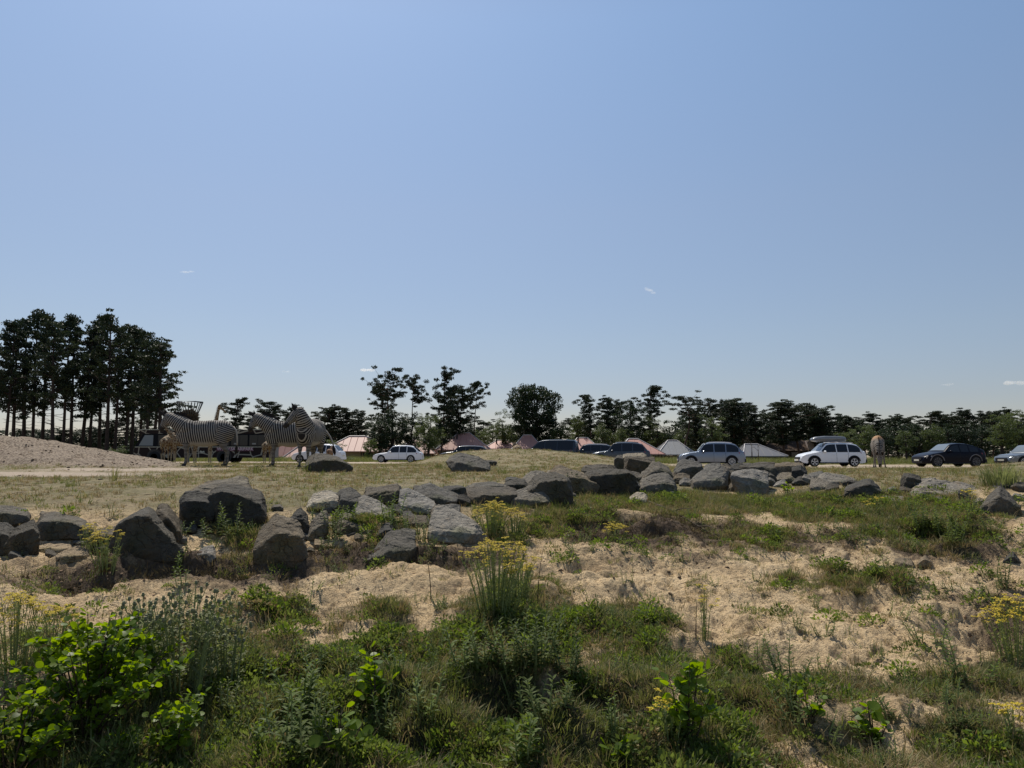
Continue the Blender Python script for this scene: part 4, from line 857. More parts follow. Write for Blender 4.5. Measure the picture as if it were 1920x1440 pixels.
def wheel(parent, x, y, r, w, spokes, rm, side):
    tw = obj('wheel', None, parent, (x, y, r)); tw.empty_display_size = .1
    tr = MB().lathe([(r * .66, -w / 2), (r * .93, -w / 2), (r, -w * .35), (r, w * .35), (r * .93, w / 2), (r * .66, w / 2)], 28).mesh('tyre', TYRE, True); obj('tyre', tr, tw)
    m = MB(); s = side; f = s * w * .53
    m.lathe([(r * .70, f - s * .02), (r * .70, f), (r * .62, f), (r * .60, f - s * .05)], 28); m.lathe([(r * .13, f - s * .03), (r * .12, f + s * .005)], 12)
    for i in range(spokes):
        a = 2 * math.pi * i / spokes + .3; da = math.pi / spokes * .42; R = [r * .1, r * .64]
        V = []
        for rr, d in ((R[0], da * 1.8), (R[1], da)):
            for yy in (f - s * .035, f - s * .004):
                for q in (-d, d): V.append((rr * math.cos(a + q), yy, rr * math.sin(a + q)))
        m.add(V, [(0, 1, 3, 2), (4, 6, 7, 5), (0, 2, 6, 4), (1, 5, 7, 3), (2, 3, 7, 6), (0, 4, 5, 1)])
    obj('rim', m.mesh('rim', rm), tw)
    obj('brake_disc', MB().lathe([(r * .66, f - s * .10), (r * .66, f - s * .08)], 20).mesh('brake_disc', TRIM), tw)
def car(name, label, px, Y, L, Wd, H, body, yaw=0.0, top=None, hood=.95, cowl=.30, rf=.44, rr=.80, tailz=.95, belt=.93, wr=.34, wb=.60, spokes=5, rim=None, rails=True, cladding=False, rear='hatch', tint=.0, group='cars parked along the safari road', z=None, dlo_end=.93, plates=True):
    """x=0 at the nose, x=L at the tail; the nose points to -X in the world"""
    rim = rim or RIMS
    b = P(px, HOR, Y); z0 = gz(b.x, Y) if z is None else z
    o = thing(name, label, 'car', (b.x, Y, z0), yaw, group)
    w2 = Wd / 2
    tp = top or [(0, .52 * hood), (.02, hood * .74), (.06, hood * .86), (.15, hood * .96), (cowl - .04, hood * 1.03), (cowl, hood * 1.06), (rf - .05, H * .955), (rf, H * .985), (.55, H), (.68, H * .995), (rr, H * .965), (rr + .06, H * .91), (.945, belt * 1.10), (.975, tailz), (.992, tailz * .86), (1.0, .62)]
    tx = [p[0] * L for p in tp]; tz = [p[1] for p in tp]
    xs = np.unique(np.concatenate([np.linspace(0, L, 90), tx]))
    topz = np.interp(xs, tx, tz); k = np.array([.25, .5, .25]); tpad = np.pad(topz, 1, 'edge'); topz = np.convolve(tpad, k, 'valid')
    xf, xr = L * (1 - wb) * .47, L * (1 - wb) * .47 + L * wb; sill = .24; ra = wr * 1.16
    def hw(x):
        e = np.minimum(x, L - x); return w2 * (1 - .30 * np.exp(-e / (.055 * L)) - .05 * np.exp(-e / (.2 * L)))
    def side_y(x, zz):
        h = hw(x); below = h * (1 - .05 * ((zz - .62) / .45) ** 2 * (zz < .62) - .035 * np.clip((zz - .7) / .3, 0, 1))
        return np.where(zz > belt, below - (zz - belt) * .40 * (1), below)
    botz = np.full_like(xs, sill)
    for xc in (xf, xr):
        d = ra ** 2 - (xs - xc) ** 2; botz = np.maximum(botz, np.where(d > 0, wr + np.sqrt(np.clip(d, 0, None)), 0))
    e = np.minimum(xs, L - xs); botz = np.maximum(botz, sill + .16 * np.exp(-e / .12))
    botz = np.minimum(botz, topz - .12)
    NS, NC = 12, 6; rows = []
    for i, x in enumerate(xs):
        zt = topz[i]; sh = zt - .05
        zs = np.linspace(botz[i], sh, NS); ys = side_y(np.full(NS, x), zs)
        ring = [(ys[j], zs[j]) for j in range(NS)]
        yt = float(ys[-1])
        for q in np.linspace(0, 1, NC + 1)[1:]: ring.append((yt * math.cos(q * math.pi / 2) ** .6 if q < 1 else 0.0, sh + .05 * math.sin(q * math.pi / 2) + .02 * q))
        full = [(x, -y, zz) for y, zz in ring] + [(x, y, zz) for y, zz in ring[:-1][::-1]]
        rows.append(full)
    V = np.array(rows).reshape(-1, 3); n = len(rows[0]); m = len(rows)
    V[:, 0] -= L / 2
    Fc = [(i * n + j, (i + 1) * n + j, (i + 1) * n + j + 1, i * n + j + 1) for i in range(m - 1) for j in range(n - 1)] + [tuple(range(n)), tuple(range((m - 1) * n, m * n))[::-1]]
    bo = obj('body', fmesh('body', V, Fc, body, True), o)
    try: bo.data.set_sharp_from_angle(angle=math.radians(40))
    except Exception: pass
    obj('underbody_light_block', MB().box((0, 0, .50), (L * .90, Wd * .80, .52)).mesh('underbody_light_block', TRIM), o)  # dark chassis box, added inside the open shell to block light
    for side in (-1, 1):
        # side glass between the pillars
        pil = [cowl + .035, rf + .09, (rf + rr) / 2 + .085, dlo_end - .03]
        if rear == 'van': pil = [cowl + .03, rf + .12, .66, .94]
        for a, c in zip(pil[:-1], pil[1:]):
            xx = np.linspace(a * L + .035, c * L - .035, 10); lo = np.full(10, belt + .03); hi = np.minimum(np.interp(xx, tx, tz) - .10, H - .11); hi = np.maximum(hi, lo + .01)
            Vw = []; 
            for q in range(4):
                zz = lo + (hi - lo) * q / 3; yy = side_y(xx, zz) + .012
                Vw += [(x - L / 2, side * y, z_) for x, y, z_ in zip(xx, yy, zz)]
            Fw = [(r * 10 + j, r * 10 + j + 1, (r + 1) * 10 + j + 1, (r + 1) * 10 + j) for r in range(3) for j in range(9)]
            if side > 0: Fw = [f[::-1] for f in Fw]
            obj('side_window', fmesh('side_window', Vw, Fw, WIN, True), o)
        for i_, a in enumerate([rf + .085, (rf + rr) / 2 + .08]):   # door joints
            zz = np.linspace(sill + .08, belt, 6); xx = np.full(6, a * L); pts = np.stack([xx - L / 2, side * (side_y(xx, zz) + .002), zz], 1); obj('door_joint', MB().tube(pts, .008, 4).mesh('door_joint', TRIM), o)
            zz = .80; obj('door_handle', MB().box((a * L - L / 2 - .16, side * (float(side_y(np.array(a * L), np.array(zz))) + .02), zz), (.17, .03, .03)).mesh('door_handle', body), o)
        xm = (cowl + .05) * L - L / 2; mr = MB(); mr.lathe([(.02, -.09), (.075, -.06), (.085, 0), (.075, .07), (.02, .1)], 10, 'Y', (xm + .1, side * (w2 + .10), belt + .06)); obj('mirror', mr.mesh('mirror', body, True), o)
        zz = np.array([.58, .70, .74, .62]); zz = zz / .95 * hood; xx = np.array([.004, .012, .085, .06]) * L
        def patch(nm, pts, mt, off=.012):
            xx = np.array([p[0] for p in pts]); zz = np.array([p[1] for p in pts]); Vp = [(x - L / 2, side * (float(side_y(np.array(x), np.array(z_))) + off), z_) for x, z_ in zip(xx, zz)]
            idx = tuple(range(len(pts))); obj(nm, fmesh(nm, Vp, [idx if side < 0 else idx[::-1]], mt), o)
        patch('headlight', [(.03 * L, .62 * hood), (.10 * L, .74 * hood), (.115 * L, .80 * hood), (.045 * L, .76 * hood)], LAMPW)
        patch('tail_light', [(.90 * L, tailz * .86), (.985 * L, tailz * .80), (.975 * L, tailz * .97), (.89 * L, tailz * .94)], LAMPR)
        if cladding:
            for xc in (xf, xr):
                th = np.linspace(.12, math.pi - .12, 12); xx = xc + (ra + .03) * np.cos(th); zz = wr + (ra + .03) * np.sin(th)
                obj('arch_trim', MB().tube(np.stack([xx - L / 2, side * (side_y(xx, zz) + .005), zz], 1), .035, 5).mesh('arch_trim', cladding if cladding is not True else TRIM), o)
        xx = np.linspace(xf + ra, xr - ra, 4); obj('sill_trim', MB().tube(np.stack([xx - L / 2, side * side_y(xx, np.full(4, .27)), np.full(4, .27)], 1), .05, 5).mesh('sill_trim', TRIM), o)
        if rails:
            xx = np.linspace((rf + .02) * L, rr * L, 8); zz = np.interp(xx, tx, tz); obj('roof_rail', MB().tube(np.stack([xx - L / 2, side * (side_y(xx, zz - .06) - .05), zz + .045], 1), .02, 5).mesh('roof_rail', TRIM if rails == 'b' else CHROME), o)
        for xc in (xf, xr): wheel(o, xc - L / 2, side * (w2 - .11), wr, .22, spokes, rim, side)
    def strip(nm, a, c, frac, off, mt, n=8):
        xx = np.linspace(a * L, c * L, n); zt = np.interp(xx, xs, topz); nx = np.gradient(zt, xx); ln = np.sqrt(1 + nx ** 2); Vp = []
        for j in range(n):
            yt = float(side_y(xx[j], zt[j] - .05))
            for q in (-1, -.6, 0, .6, 1): Vp.append((xx[j] - nx[j] / ln[j] * off - L / 2, q * yt * frac, zt[j] + (.018 - .012 * abs(q)) + off / ln[j]))
        Fp = [(j * 5 + k_, j * 5 + k_ + 1, (j + 1) * 5 + k_ + 1, (j + 1) * 5 + k_) for j in range(n - 1) for k_ in range(4)]
        obj(nm, fmesh(nm, Vp, Fp, mt, True), o)
    strip('windscreen', cowl + .01, rf - .015, .84, .02, WINL); strip('rear_window', rr + .05, .945, .80, .02, WIN)
    obj('grille', MB().box((-L / 2 - .005, 0, .60 * hood), (.06, Wd * .50, .16)).mesh('grille', TRIM), o)
    obj('lower_grille', MB().box((-L / 2 + .01, 0, .34), (.07, Wd * .58, .12)).mesh('lower_grille', TRIM), o)
    if plates:
        obj('number_plate', MB().box((-L / 2 - .04, 0, .47), (.02, .5, .11)).mesh('number_plate', PLATE), o)
        obj('number_plate', MB().box((L / 2 + .02, 0, .62), (.02, .5, .11)).mesh('number_plate', PLATE), o)
    obj('rear_bumper', MB().box((L / 2 - .05, 0, .40), (.14, Wd * .72, .22)).mesh('rear_bumper', TRIM if cladding else body), o)
    return o
WHITE = paint('white_paint', (.72, .74, .77), .0); BLUE = paint('silver_blue_paint', (.22, .25, .30), .5); DARKG = paint('dark_grey_paint', (.055, .06, .068), .4)
INK = paint('black_blue_paint', (.004, .005, .012), .0); INK.node_tree.nodes['Principled BSDF'].inputs['Specular IOR Level'].default_value = .12; INK.node_tree.nodes['Principled BSDF'].inputs['Coat Weight'].default_value = .03; SILV = paint('grey_paint', (.16, .18, .20), .5); VANP = paint('van_paint', (.035, .045, .06), .3)
car('parked_suv', 'white sports estate car with dark side windows, alone on the road left of centre', 747, 72, 4.72, 1.9, 1.63, WHITE, -.05, rails='b', spokes=7, rf=.46, cowl=.31, rr=.78, hood=.92)
car('parked_car', 'white car half hidden behind the legs of the standing zebras', 598, 66, 4.5, 1.85, 1.62, WHITE, -.12, rails='b', tailz=1.0)
car('parked_car', 'dark car whose roof just shows above the mound under the largest pink roof', 872, 66, 4.6, 1.85, 1.50, DARKG, -.05, rails=False, z=gz(-4.1, 66) + .05)
vt = [(0, .6), (.02, .85), (.08, 1.02), (.14, 1.12), (.20, 1.3), (.32, 1.85), (.38, 1.95), (.5, 1.99), (.8, 1.99), (.94, 1.95), (.975, 1.75), (.99, 1.1), (1, .6)]
van = car('parked_van', 'dark blue van with a bright roof edge, right of the giraffe on the mound', 1032, 62, 4.7, 1.95, 1.99, VANP, -.28, top=vt, cowl=.16, rf=.32, rr=.92, belt=1.15, wr=.34, rear='van', tailz=1.3, rails=False, dlo_end=.97); van['category'] = 'van'
car('parked_car', 'dark grey estate car between the dark blue van and the dark grey SUV', 1108, 64, 4.6, 1.83, 1.50, DARKG, -.18, rails=True, rf=.42, z=gz(6.7, 64) + .18)
car('parked_suv', 'dark grey SUV behind the mound, left of the tall column shaped boulder', 1163, 57, 4.55, 1.87, 1.62, paint('graphite_paint', (.07, .08, .092), .5), -.16, rails='b', tailz=1.0, spokes=5, z=gz(8.4, 57) + .10)
car('parked_suv', 'silver blue SUV in side view behind the stone wall', 1333, 54, 4.65, 1.88, 1.68, BLUE, -.16, rails=True, tailz=1.05, hood=1.0, spokes=10, cladding=True, belt=.98)
ws = car('parked_suv', 'white SUV carrying a long grey roof box', 1556, 52.5, 4.52, 1.84, 1.66, WHITE, -.02, rails=True, hood=1.0, cowl=.27, rf=.44, tailz=1.08, belt=.98, spokes=5, cladding=True)
bk = car('parked_coupe', 'black coupe like SUV with pale wheel arch trim and dark star shaped wheels', 1778, 50, 4.45, 1.84, 1.58, INK, .10, top=[(0, .45), (.015, .68), (.06, .80), (.15, .92), (.27, 1.0), (.31, 1.05), (.41, 1.42), (.46, 1.53), (.56, 1.58), (.68, 1.55), (.80, 1.43), (.90, 1.24), (.955, 1.16), (.975, .98), (.99, .8), (1, .6)], cowl=.31, rf=.46, rr=.76, belt=.98, spokes=9, rim=RIMD, rails=False, cladding=simple('pale_trim', (.16, .15, .15), .6, .3), wr=.37, dlo_end=.88, tailz=1.0)
bk['category'] = 'car'
car('parked_car', 'grey car cut by the right edge of the photo', 1932, 50, 4.5, 1.82, 1.46, SILV, .18, rails=False, hood=.88, cowl=.32, rf=.47, spokes=7)
def roofbox():
    o = thing('roof_box', 'long grey roof box strapped on top of the white SUV', 'roof box', ws.location + Vector((-.1, 0, 1.74)), -.02)
    L = 2.3; n = 16; V = []
    pr = [(0, .10, .18), (.04, .03, .26), (.15, .0, .34), (.4, 0, .39), (.8, 0, .38), (.96, .02, .34), (1, .06, .26)]
    for x, zb, zt in pr:
        w = .38 * (1 if .1 < x < .95 else .86)
        V += [(x * L - L / 2, -w, zb + .06), (x * L - L / 2, -w, zt - .09), (x * L - L / 2, -w * .8, zt), (x * L - L / 2, 0, zt + .01), (x * L - L / 2, w * .8, zt), (x * L - L / 2, w, zt - .09), (x * L - L / 2, w, zb + .06), (x * L - L / 2, w * .8, zb), (x * L - L / 2, -w * .8, zb)]
    m = len(pr); Fc = [(i * 9 + j, (i + 1) * 9 + j, (i + 1) * 9 + (j + 1) % 9, i * 9 + (j + 1) % 9) for i in range(m - 1) for j in range(9)] + [tuple(range(9)), tuple(range((m - 1) * 9, m * 9))[::-1]]
    obj('shell', fmesh('shell', V, Fc, paint('box_grey', (.20, .21, .22), .1), True), o)
    for x in (-.6, .55): obj('crossbar', MB().box((x, 0, -.03), (.06, 1.2, .04)).mesh('crossbar', TRIM), o)
    obj('rim_strip', MB().box((0, -.385, .12), (2.1, .012, .02)).mesh('rim_strip', TRIM), o)
roofbox()
# safari bus
def bus():
    Y = 62.0; px = 388; x = P(px, HOR, Y).x; z = gz(x, Y); L, W, H = 11.0, 2.5, 2.72
    o = thing('safari_bus', 'long safari bus with a giraffe pattern on its lower body and roof edge', 'bus', (x, Y, z), 0)
    t = NT('giraffe_livery'); b = t.bsdf(.7, .15); tc = t.n('ShaderNodeTexCoord').outputs['Object']
    v = t.n('ShaderNodeTexVoronoi', feature='DISTANCE_TO_EDGE'); v.inputs['Scale'].default_value = 1.15; v.inputs['Randomness'].default_value = .85; t.l(tc, v.inputs['Vector'])
    t.l(t.ramp(v.outputs['Distance'], [(.0, (.30, .27, .22)), (.035, (.30, .27, .22)), (.055, (.022, .014, .014))]), b.inputs['Base Color']); LIV = t.m
    BR = simple('brown_coach', (.035, .022, .024), .5, .3)
    V = [(-L / 2, .42), (L / 2, .42), (L / 2, 1.28), (-L / 2 + .12, 1.28)]
    def prism(nm, pts, mt, w=W, par=o):
        n = len(pts); VV = [(a, -w / 2, c) for a, c in pts] + [(a, w / 2, c) for a, c in pts]
        return obj(nm, fmesh(nm, VV, [tuple(range(n)), tuple(range(n, 2 * n))[::-1]] + [(i, n + i, n + (i + 1) % n, (i + 1) % n) for i in range(n)], mt), par)
    prism('lower_body', V, LIV)
    prism('upper_body', [(-L / 2 + .12, 1.285), (L / 2, 1.285), (L / 2, 2.36), (-L / 2 + .75, 2.36)], simple('dark_coach', (.008, .009, .013), .7, .12), W - .02)
    prism('roof_fascia', [(-L / 2 + .55, 2.37), (L / 2 + .03, 2.37), (L / 2 + .03, 2.66), (-L / 2 + .45, 2.66)], LIV, W + .06)
    obj('roof', MB().box((.25, 0, H - .03), (L - .4, W + .12, .05)).mesh('roof', simple('roof_cream', (.42, .42, .36), .6, .3)), o)
    obj('windscreen', fmesh('windscreen', [(-L / 2 + .10, -W / 2 + .12, 1.36), (-L / 2 + .10, W / 2 - .12, 1.36), (-L / 2 + .66, W / 2 - .12, 2.3), (-L / 2 + .66, -W / 2 + .12, 2.3)], [(0, 3, 2, 1)], WINL), o)
    y = -W / 2 - .012
    f = obj('cab_window', fmesh('cab_window', [(-L / 2 + .45, y, 1.4), (-L / 2 + 1.6, y, 1.4), (-L / 2 + 1.6, y, 2.25), (-L / 2 + .9, y, 2.25)], [(0, 1, 2, 3)], WINL), o)
    for i in range(6):
        xx = -L / 2 + 2.0 + i * 1.48; f = obj('side_window', MB().box((xx + .68, y, 1.83), (1.34, .03, .86)).mesh('side_window', WIN), o)
        obj('window_bar', MB().box((xx + .68, y - .02, 1.83), (.04, .03, .86)).mesh('window_bar', BLACK), f)
        if i in (3, 4, 5): obj('seat_back', MB().box((xx + .4, y - .018, 1.55), (.3, .02, .12)).mesh('seat_back', simple('pale_seat', (.25, .25, .25), .7)), f)
    obj('stripe', MB().box((0, y - .01, 1.29), (L - .3, .03, .035)).mesh('stripe', PLATE), o)
    obj('text_panel', MB().box((2.75, y - .004, 1.10), (3.0, .02, .30)).mesh('text_panel', simple('maroon', (.10, .03, .05), .6)), o)
    def text(s, x_, z_, size, mt, nm='lettering'):
        cu = bpy.data.curves.new(nm, 'FONT'); cu.body = s; cu.size = size; cu.extrude = .004; cu.offset = .008; to = bpy.data.objects.new(nm, cu); COL.objects.link(to)
        dg = bpy.context.evaluated_depsgraph_get(); me = bpy.data.meshes.new_from_object(to.evaluated_get(dg)); bpy.data.objects.remove(to)
        me.materials.clear(); me.materials.append(mt); me.name = nm
        return obj(nm, me, o, (x_, y - .024, z_), (math.pi / 2, 0, 0))
    text('WWW.SAFARIPARK', 1.32, 1.02, .33, simple('pink_letters', (.55, .42, .46), .6)); text('Park', -.05, .84, .2, PLATE)
    obj('underline', MB().box((-.4, y - .01, .78), (1.5, .02, .02)).mesh('underline', PLATE), o)
    for xx in (-L / 2 + 1.75, L / 2 - 3.6):
        for s in (-1, 1):
            obj('wheel_arch', MB().lathe([(.60, -.02), (.60, .02)], 24, 'Y', (xx, s * (W / 2 + .004), .52)).mesh('wheel_arch', BLACK), o)
            tw = obj('wheel', None, o, (xx, s * (W / 2 - .05), .47)); obj('tyre', MB().lathe([(.28, -.14), (.44, -.14), (.47, -.1), (.47, .1), (.44, .14), (.28, .14)], 26).mesh('tyre', TYRE, True), tw)
            obj('rim', MB().lathe([(.27, s * .10), (.24, s * .07), (.08, s * .06), (.07, s * .14)], 18).mesh('rim', simple('dull_rim', (.06, .07, .08), .6)), tw)
    obj('mirror', MB().box((-L / 2 + .3, -W / 2 - .2, 1.95), (.1, .16, .34)).mesh('mirror', BLACK), o)
    obj('bumper', MB().box((-L / 2 - .05, 0, .5), (.16, W, .24)).mesh('bumper', BR), o)
    obj('rear_panel', MB().box((L / 2 + .02, 0, 1.2), (.05, W - .1, 1.5)).mesh('rear_panel', simple('grey_panel', (.16, .16, .15), .6)), o)
bus()
# ------------------------------------------------------------------ animals: one continuous skin grown round a skeleton
def body_mesh(segs, ells, voxel, name, mat, smooth=3):
    """segs: (p0,r0,p1,r1) tapered limbs, ells: (centre, radii, rotation about Y)"""
    bm = bmesh.new()
    def sph(M, sub=2): bmesh.ops.create_icosphere(bm, subdivisions=sub, radius=1.0, matrix=M)
    for p0, r0, p1, r1 in segs:
        p0 = Vector(p0); p1 = Vector(p1); L = (p1 - p0).length; n = max(2, int(L / (min(r0, r1) * .55)) + 1)
        for i in range(n + 1):
            t = i / n; r = r0 + (r1 - r0) * t; sph(Matrix.Translation(p0.lerp(p1, t)) @ Matrix.Scale(r, 4), 2 if r > .06 else 1)
    for c, r, a in ells: sph(Matrix.Translation(c) @ Matrix.Rotation(a, 4, 'Y') @ Matrix.Diagonal((*r, 1)), 3)
    me = bpy.data.meshes.new('t'); bm.to_mesh(me); bm.free()
    return voxel_mesh(me, voxel, name, mat, smooth)
def near_seg(co, a, b):
    a = np.array(a); b = np.array(b); d = b - a; u = ((co - a) @ d) / (d @ d); t = np.clip(u, 0, 1); q = a + t[:, None] * d
    return np.linalg.norm(co - q, axis=1), u, np.linalg.norm(d)
def zebra_mat(tan=False):
    t = NT('zebra_coat'); b = t.bsdf(.75, .2); ph = t.attr('phase'); wh = t.attr('white'); dk = t.attr('dark')
    n = t.noise(5, 3); s = t.math('SINE', t.math('ADD', t.math('MULTIPLY', ph, 6.28318), t.math('MULTIPLY', n, 1.6)))
    f = t.ramp(t.math('MULTIPLY_ADD', s, .5, .5), [(.60, 0.0), (.74, 1.0)])
    light = t.mix(n, (.30, .265, .225), (.42, .375, .32))
    if tan: light = t.mix(t.attr('tan'), light, (.38, .21, .10))
    c = t.mix(f, (.022, .018, .018), light); c = t.mix(wh, c, light); c = t.mix(t.math('MULTIPLY', t.attr('tan'), .7), c, light) if tan else c; c = t.mix(dk, c, (.03, .025, .022))
    t.l(c, b.inputs['Base Color']); return t.m
ZM = zebra_mat(); ZMT = zebra_mat(True)
DKHAIR = simple('dark_hair', (.028, .022, .020), .9, .1); HOOF = simple('hoof', (.02, .018, .016), .6, .3); EYE_M = simple('eye', (.004, .004, .004), .1, .8); TANHAIR = simple('tan_hair', (.24, .16, .09), .9, .1)
def zebra(label, px, feet, Y, yaw, neck, head, legs, tailpts, tan=False, period=.072, turn=None):
    """local +X is forward. neck: [(x,y,z,r)...] from the withers; head: [(x,y,z,r)...] from poll to muzzle; legs: 4 chains of (x,y,z,r)"""
    b = P(px, feet, Y); z = gz(b.x, Y)
    o = thing('zebra', label, 'zebra', (b.x, Y, z - .01), yaw, 'zebras')
    segs = []
    for ch in [neck, head] + legs:
        for p, q in zip(ch[:-1], ch[1:]): segs.append((p[:3], p[3], q[:3], q[3]))
    ells = [((.52, 0, 1.04), (.40, .27, .43), .12), ((.05, 0, 1.03), (.62, .29, .42), 0), ((-.50, 0, 1.10), (.42, .29, .38), 0), ((-.25, 0, 1.02), (.5, .30, .37), 0), ((-.68, 0, 1.08), (.24, .23, .30), 0), ((.15, 0, 1.22), (.6, .17, .24), 0), ((-.2, 0, 1.24), (.6, .19, .235), .02)]
    hd = head; hv = Vector(hd[-1][:3]) - Vector(hd[0][:3]); hv.normalize(); pol = Vector(hd[0][:3])
    nv = Vector(neck[-1][:3]) - Vector(neck[-2][:3]); nv.normalize(); sidev = hv.cross(nv).normalized()
    upv = sidev.cross(hv).normalized(); 
    if upv.dot(nv) < 0: upv = -upv
    me = body_mesh(segs, ells, .021, 'body', ZMT if tan else ZM, 4)
    n = len(me.vertices); co = np.empty(n * 3, np.float32); me.vertices.foreach_get('co', co); co = co.reshape(-1, 3)
    no = np.empty(n * 3, np.float32); me.vertices.foreach_get('normal', no); no = no.reshape(-1, 3)
    # stripe phase
    ph = co[:, 0] / period + .9 * np.sin(co[:, 2] * 3); wt = np.ones(n)
    rump = sstep(-.20, -.75, co[:, 0]) * sstep(1.42, .95, co[:, 2]); ph2 = (co[:, 2] * 1.0 - co[:, 0] * .35) / (period * .9)
    ph = np.where((co[:, 0] < -.40 - .30 * (co[:, 2] - 1.05)) & (co[:, 2] < 1.30), ph2, ph)
    s0 = 0
    for p, q in zip(neck[:-1], neck[1:]):
        d, t, L = near_seg(co, p[:3], q[:3]); inn = sstep(max(p[3], q[3]) * 1.5, max(p[3], q[3]) * 1.15, d) * sstep(.62, .80, co[:, 0] + .45 * (co[:, 2] - 1.1)) if turn is None else sstep(max(p[3], q[3]) * 1.5, max(p[3], q[3]) * 1.1, d)
        ph = np.where(inn > .5, 8 + (s0 + t * L) / (period * .95), ph); s0 += L
    for p, q in zip(head[:-1], head[1:]):
        d, t, L = near_seg(co, p[:3], q[:3]); inn = d < max(p[3], q[3]) * 1.12
        e = (co - np.array(p[:3])) @ np.array(upv); ph = np.where(inn, 20 + (t * L + .35 * e) / (period * .55), ph)
    for k, ch in enumerate(legs):
        for p, q in zip(ch[:-1], ch[1:]):
            if p[2] > .92: continue
            d, t, L = near_seg(co, p[:3], q[:3]); inn = (d < max(p[3], q[3]) * 1.35) & (co[:, 2] < .74); ph = np.where(inn, co[:, 2] / (period * .6), ph)
    belly = .95 * sstep(.80, .72, co[:, 2]) * (np.abs(co[:, 0] - .02) < .42) * (co[:, 2] > .55)
    muz = np.array(head[-1][:3]); dm = np.linalg.norm(co - muz, axis=1); dark = sstep(.15, .10, dm) + sstep(.13, .05, co[:, 2]) * .9
    for nm, a in (('phase', ph), ('white', np.clip(belly, 0, 1)), ('dark', np.clip(dark, 0, 1)), ('tan', np.clip(sstep(1.18, 1.40, co[:, 2]), 0, 1))):
        at = me.attributes.new(nm, 'FLOAT', 'POINT'); at.data.foreach_set('value', a.astype(np.float32))
    me.polygons.foreach_set('use_smooth', np.ones(len(me.polygons), bool)); obj('body', me, o)
    # upright mane: blades along the crest of the neck
    rng = random.Random(3); mb = MB(); pts = [Vector(p[:3]) for p in neck]; rad = [p[3] for p in neck]; pts.append(pol + upv * .02 + hv * .06); rad.append(head[0][3])
    for i in range(len(pts) - 1):
        a, c = pts[i], pts[i + 1]; d = (c - a).normalized(); cr = (Vector((0, 0, 1)) - d * d.z); 
        if turn == 'down': cr = Vector((1, 0, .6)) - d * Vector((1, 0, .6)).dot(d)
        elif cr.length < .2: cr = Vector((-1, 0, 0.2)) - d * Vector((-1, 0, .2)).dot(d)
        if i >= 1 and turn != 'down' and d.z > .6: cr = (Vector((-1, 0, .3)) - d * Vector((-1, 0, .3)).dot(d))
        cr.normalize(); sd_ = d.cross(cr)
        N = int((c - a).length / .011)
        for k in range(N):
            t = k / N; p = a.lerp(c, t) + cr * ((rad[i] * (1 - t) + rad[i + 1] * t) * 1.0); hgt = .14 * rng.uniform(.75, 1.15) * (1 if i else t * .9 + .1)
            wv = sd_ * .016; dd = d * .009
            mb.add([p - wv - dd, p + wv - dd, p + wv + dd, p - wv + dd, p + cr * hgt + sd_ * rng.uniform(-.01, .01)], [(0, 1, 4), (1, 2, 4), (2, 3, 4), (3, 0, 4)])
    obj('mane', mb.mesh('mane', DKHAIR), o)
    for s in (-1, 1):          # rounded ears, eyes
        e0 = pol + sidev * (s * .085) + upv * .09; e1 = e0 + upv * .23 + sidev * (s * .06) - hv * .09
        w_ = hv.lerp(sidev * s, .5).normalized() * .068; dn = (e1 - e0).cross(w_).normalized() * .02; mid = e0.lerp(e1, .55)
        mb = MB().add([e0 - w_ * .5, e0 + w_ * .5, mid + w_, e1, mid - w_, mid + dn], [(0, 1, 5), (1, 2, 5), (2, 3, 5), (3, 4, 5), (4, 0, 5), (1, 0, 4, 3, 2)]); obj('ear', mb.mesh('ear', DKHAIR), o)
        ep = pol + hv * .16 + sidev * (s * head[0][3] * .80) + upv * .035; obj('eye', MB().lathe([(.004, -.02), (.02, -.01), (.02, .01), (.004, .02)], 8, 'Y', ep).mesh('eye', EYE_M, True), o)
    for ch in legs:
        f = ch[-1]; obj('hoof', MB().lathe([(.062, 0), (.048, .075)], 10, 'Z', (f[0] + .015, f[1], 0)).mesh('hoof', HOOF), o)
    tp = [Vector(p) for p in tailpts]; obj('tail', MB().tube(tp, np.linspace(.038, .02, len(tp)), 6).mesh('tail', ZM, True), o)
    a = tp[-1]; d = (tp[-1] - tp[-2]).normalized(); obj('tail_tuft', MB().tube([a - d * .02, a + d * .10, a + d * .22, a + d * .30], [.02, .05, .045, .008], 7).mesh('tail_tuft', DKHAIR if not tan else DKHAIR, True), o)
    return o
def zlegs(off=(0, 0, 0, 0)):
    L = []
    for k, (x, y) in enumerate(((.56, .13), (.56, -.13))):
        o = off[k]; L.append([(x, y, 1.0, .15), (x + .01, y * .95, .78, .115), (x + .01 + o * .5, y * .9, .58, .07), (x + .02 + o * .7, y * .85, .46, .055), (x + .0 + o * .9, y * .85, .17, .036), (x - .0 + o, y * .85, .12, .044), (x + .035 + o, y * .85, .035, .046)])
    for k, (x, y) in enumerate(((-.62, .13), (-.62, -.13))):
        o = off[k + 2]; L.append([(x + .02, y, 1.05, .19), (x + .08 + o * .2, y, .80, .16), (x - .0 + o * .5, y * .95, .60, .088), (x - .11 + o * .8, y * .9, .48, .052), (x - .10 + o * .9, y * .85, .20, .037), (x - .09 + o, y * .85, .12, .044), (x - .04 + o, y * .85, .035, .046)])
    return L
PI = math.pi
tail1 = [(-.86, 0, 1.26), (-.96, 0, 1.14), (-1.0, 0, .95), (-1.01, 0, .78), (-1.0, 0, .66)]
ynk = [(.58, 0, 1.20, .31), (.84, 0, 1.36, .265), (1.04, 0, 1.48, .215), (1.15, 0, 1.56, .165)]
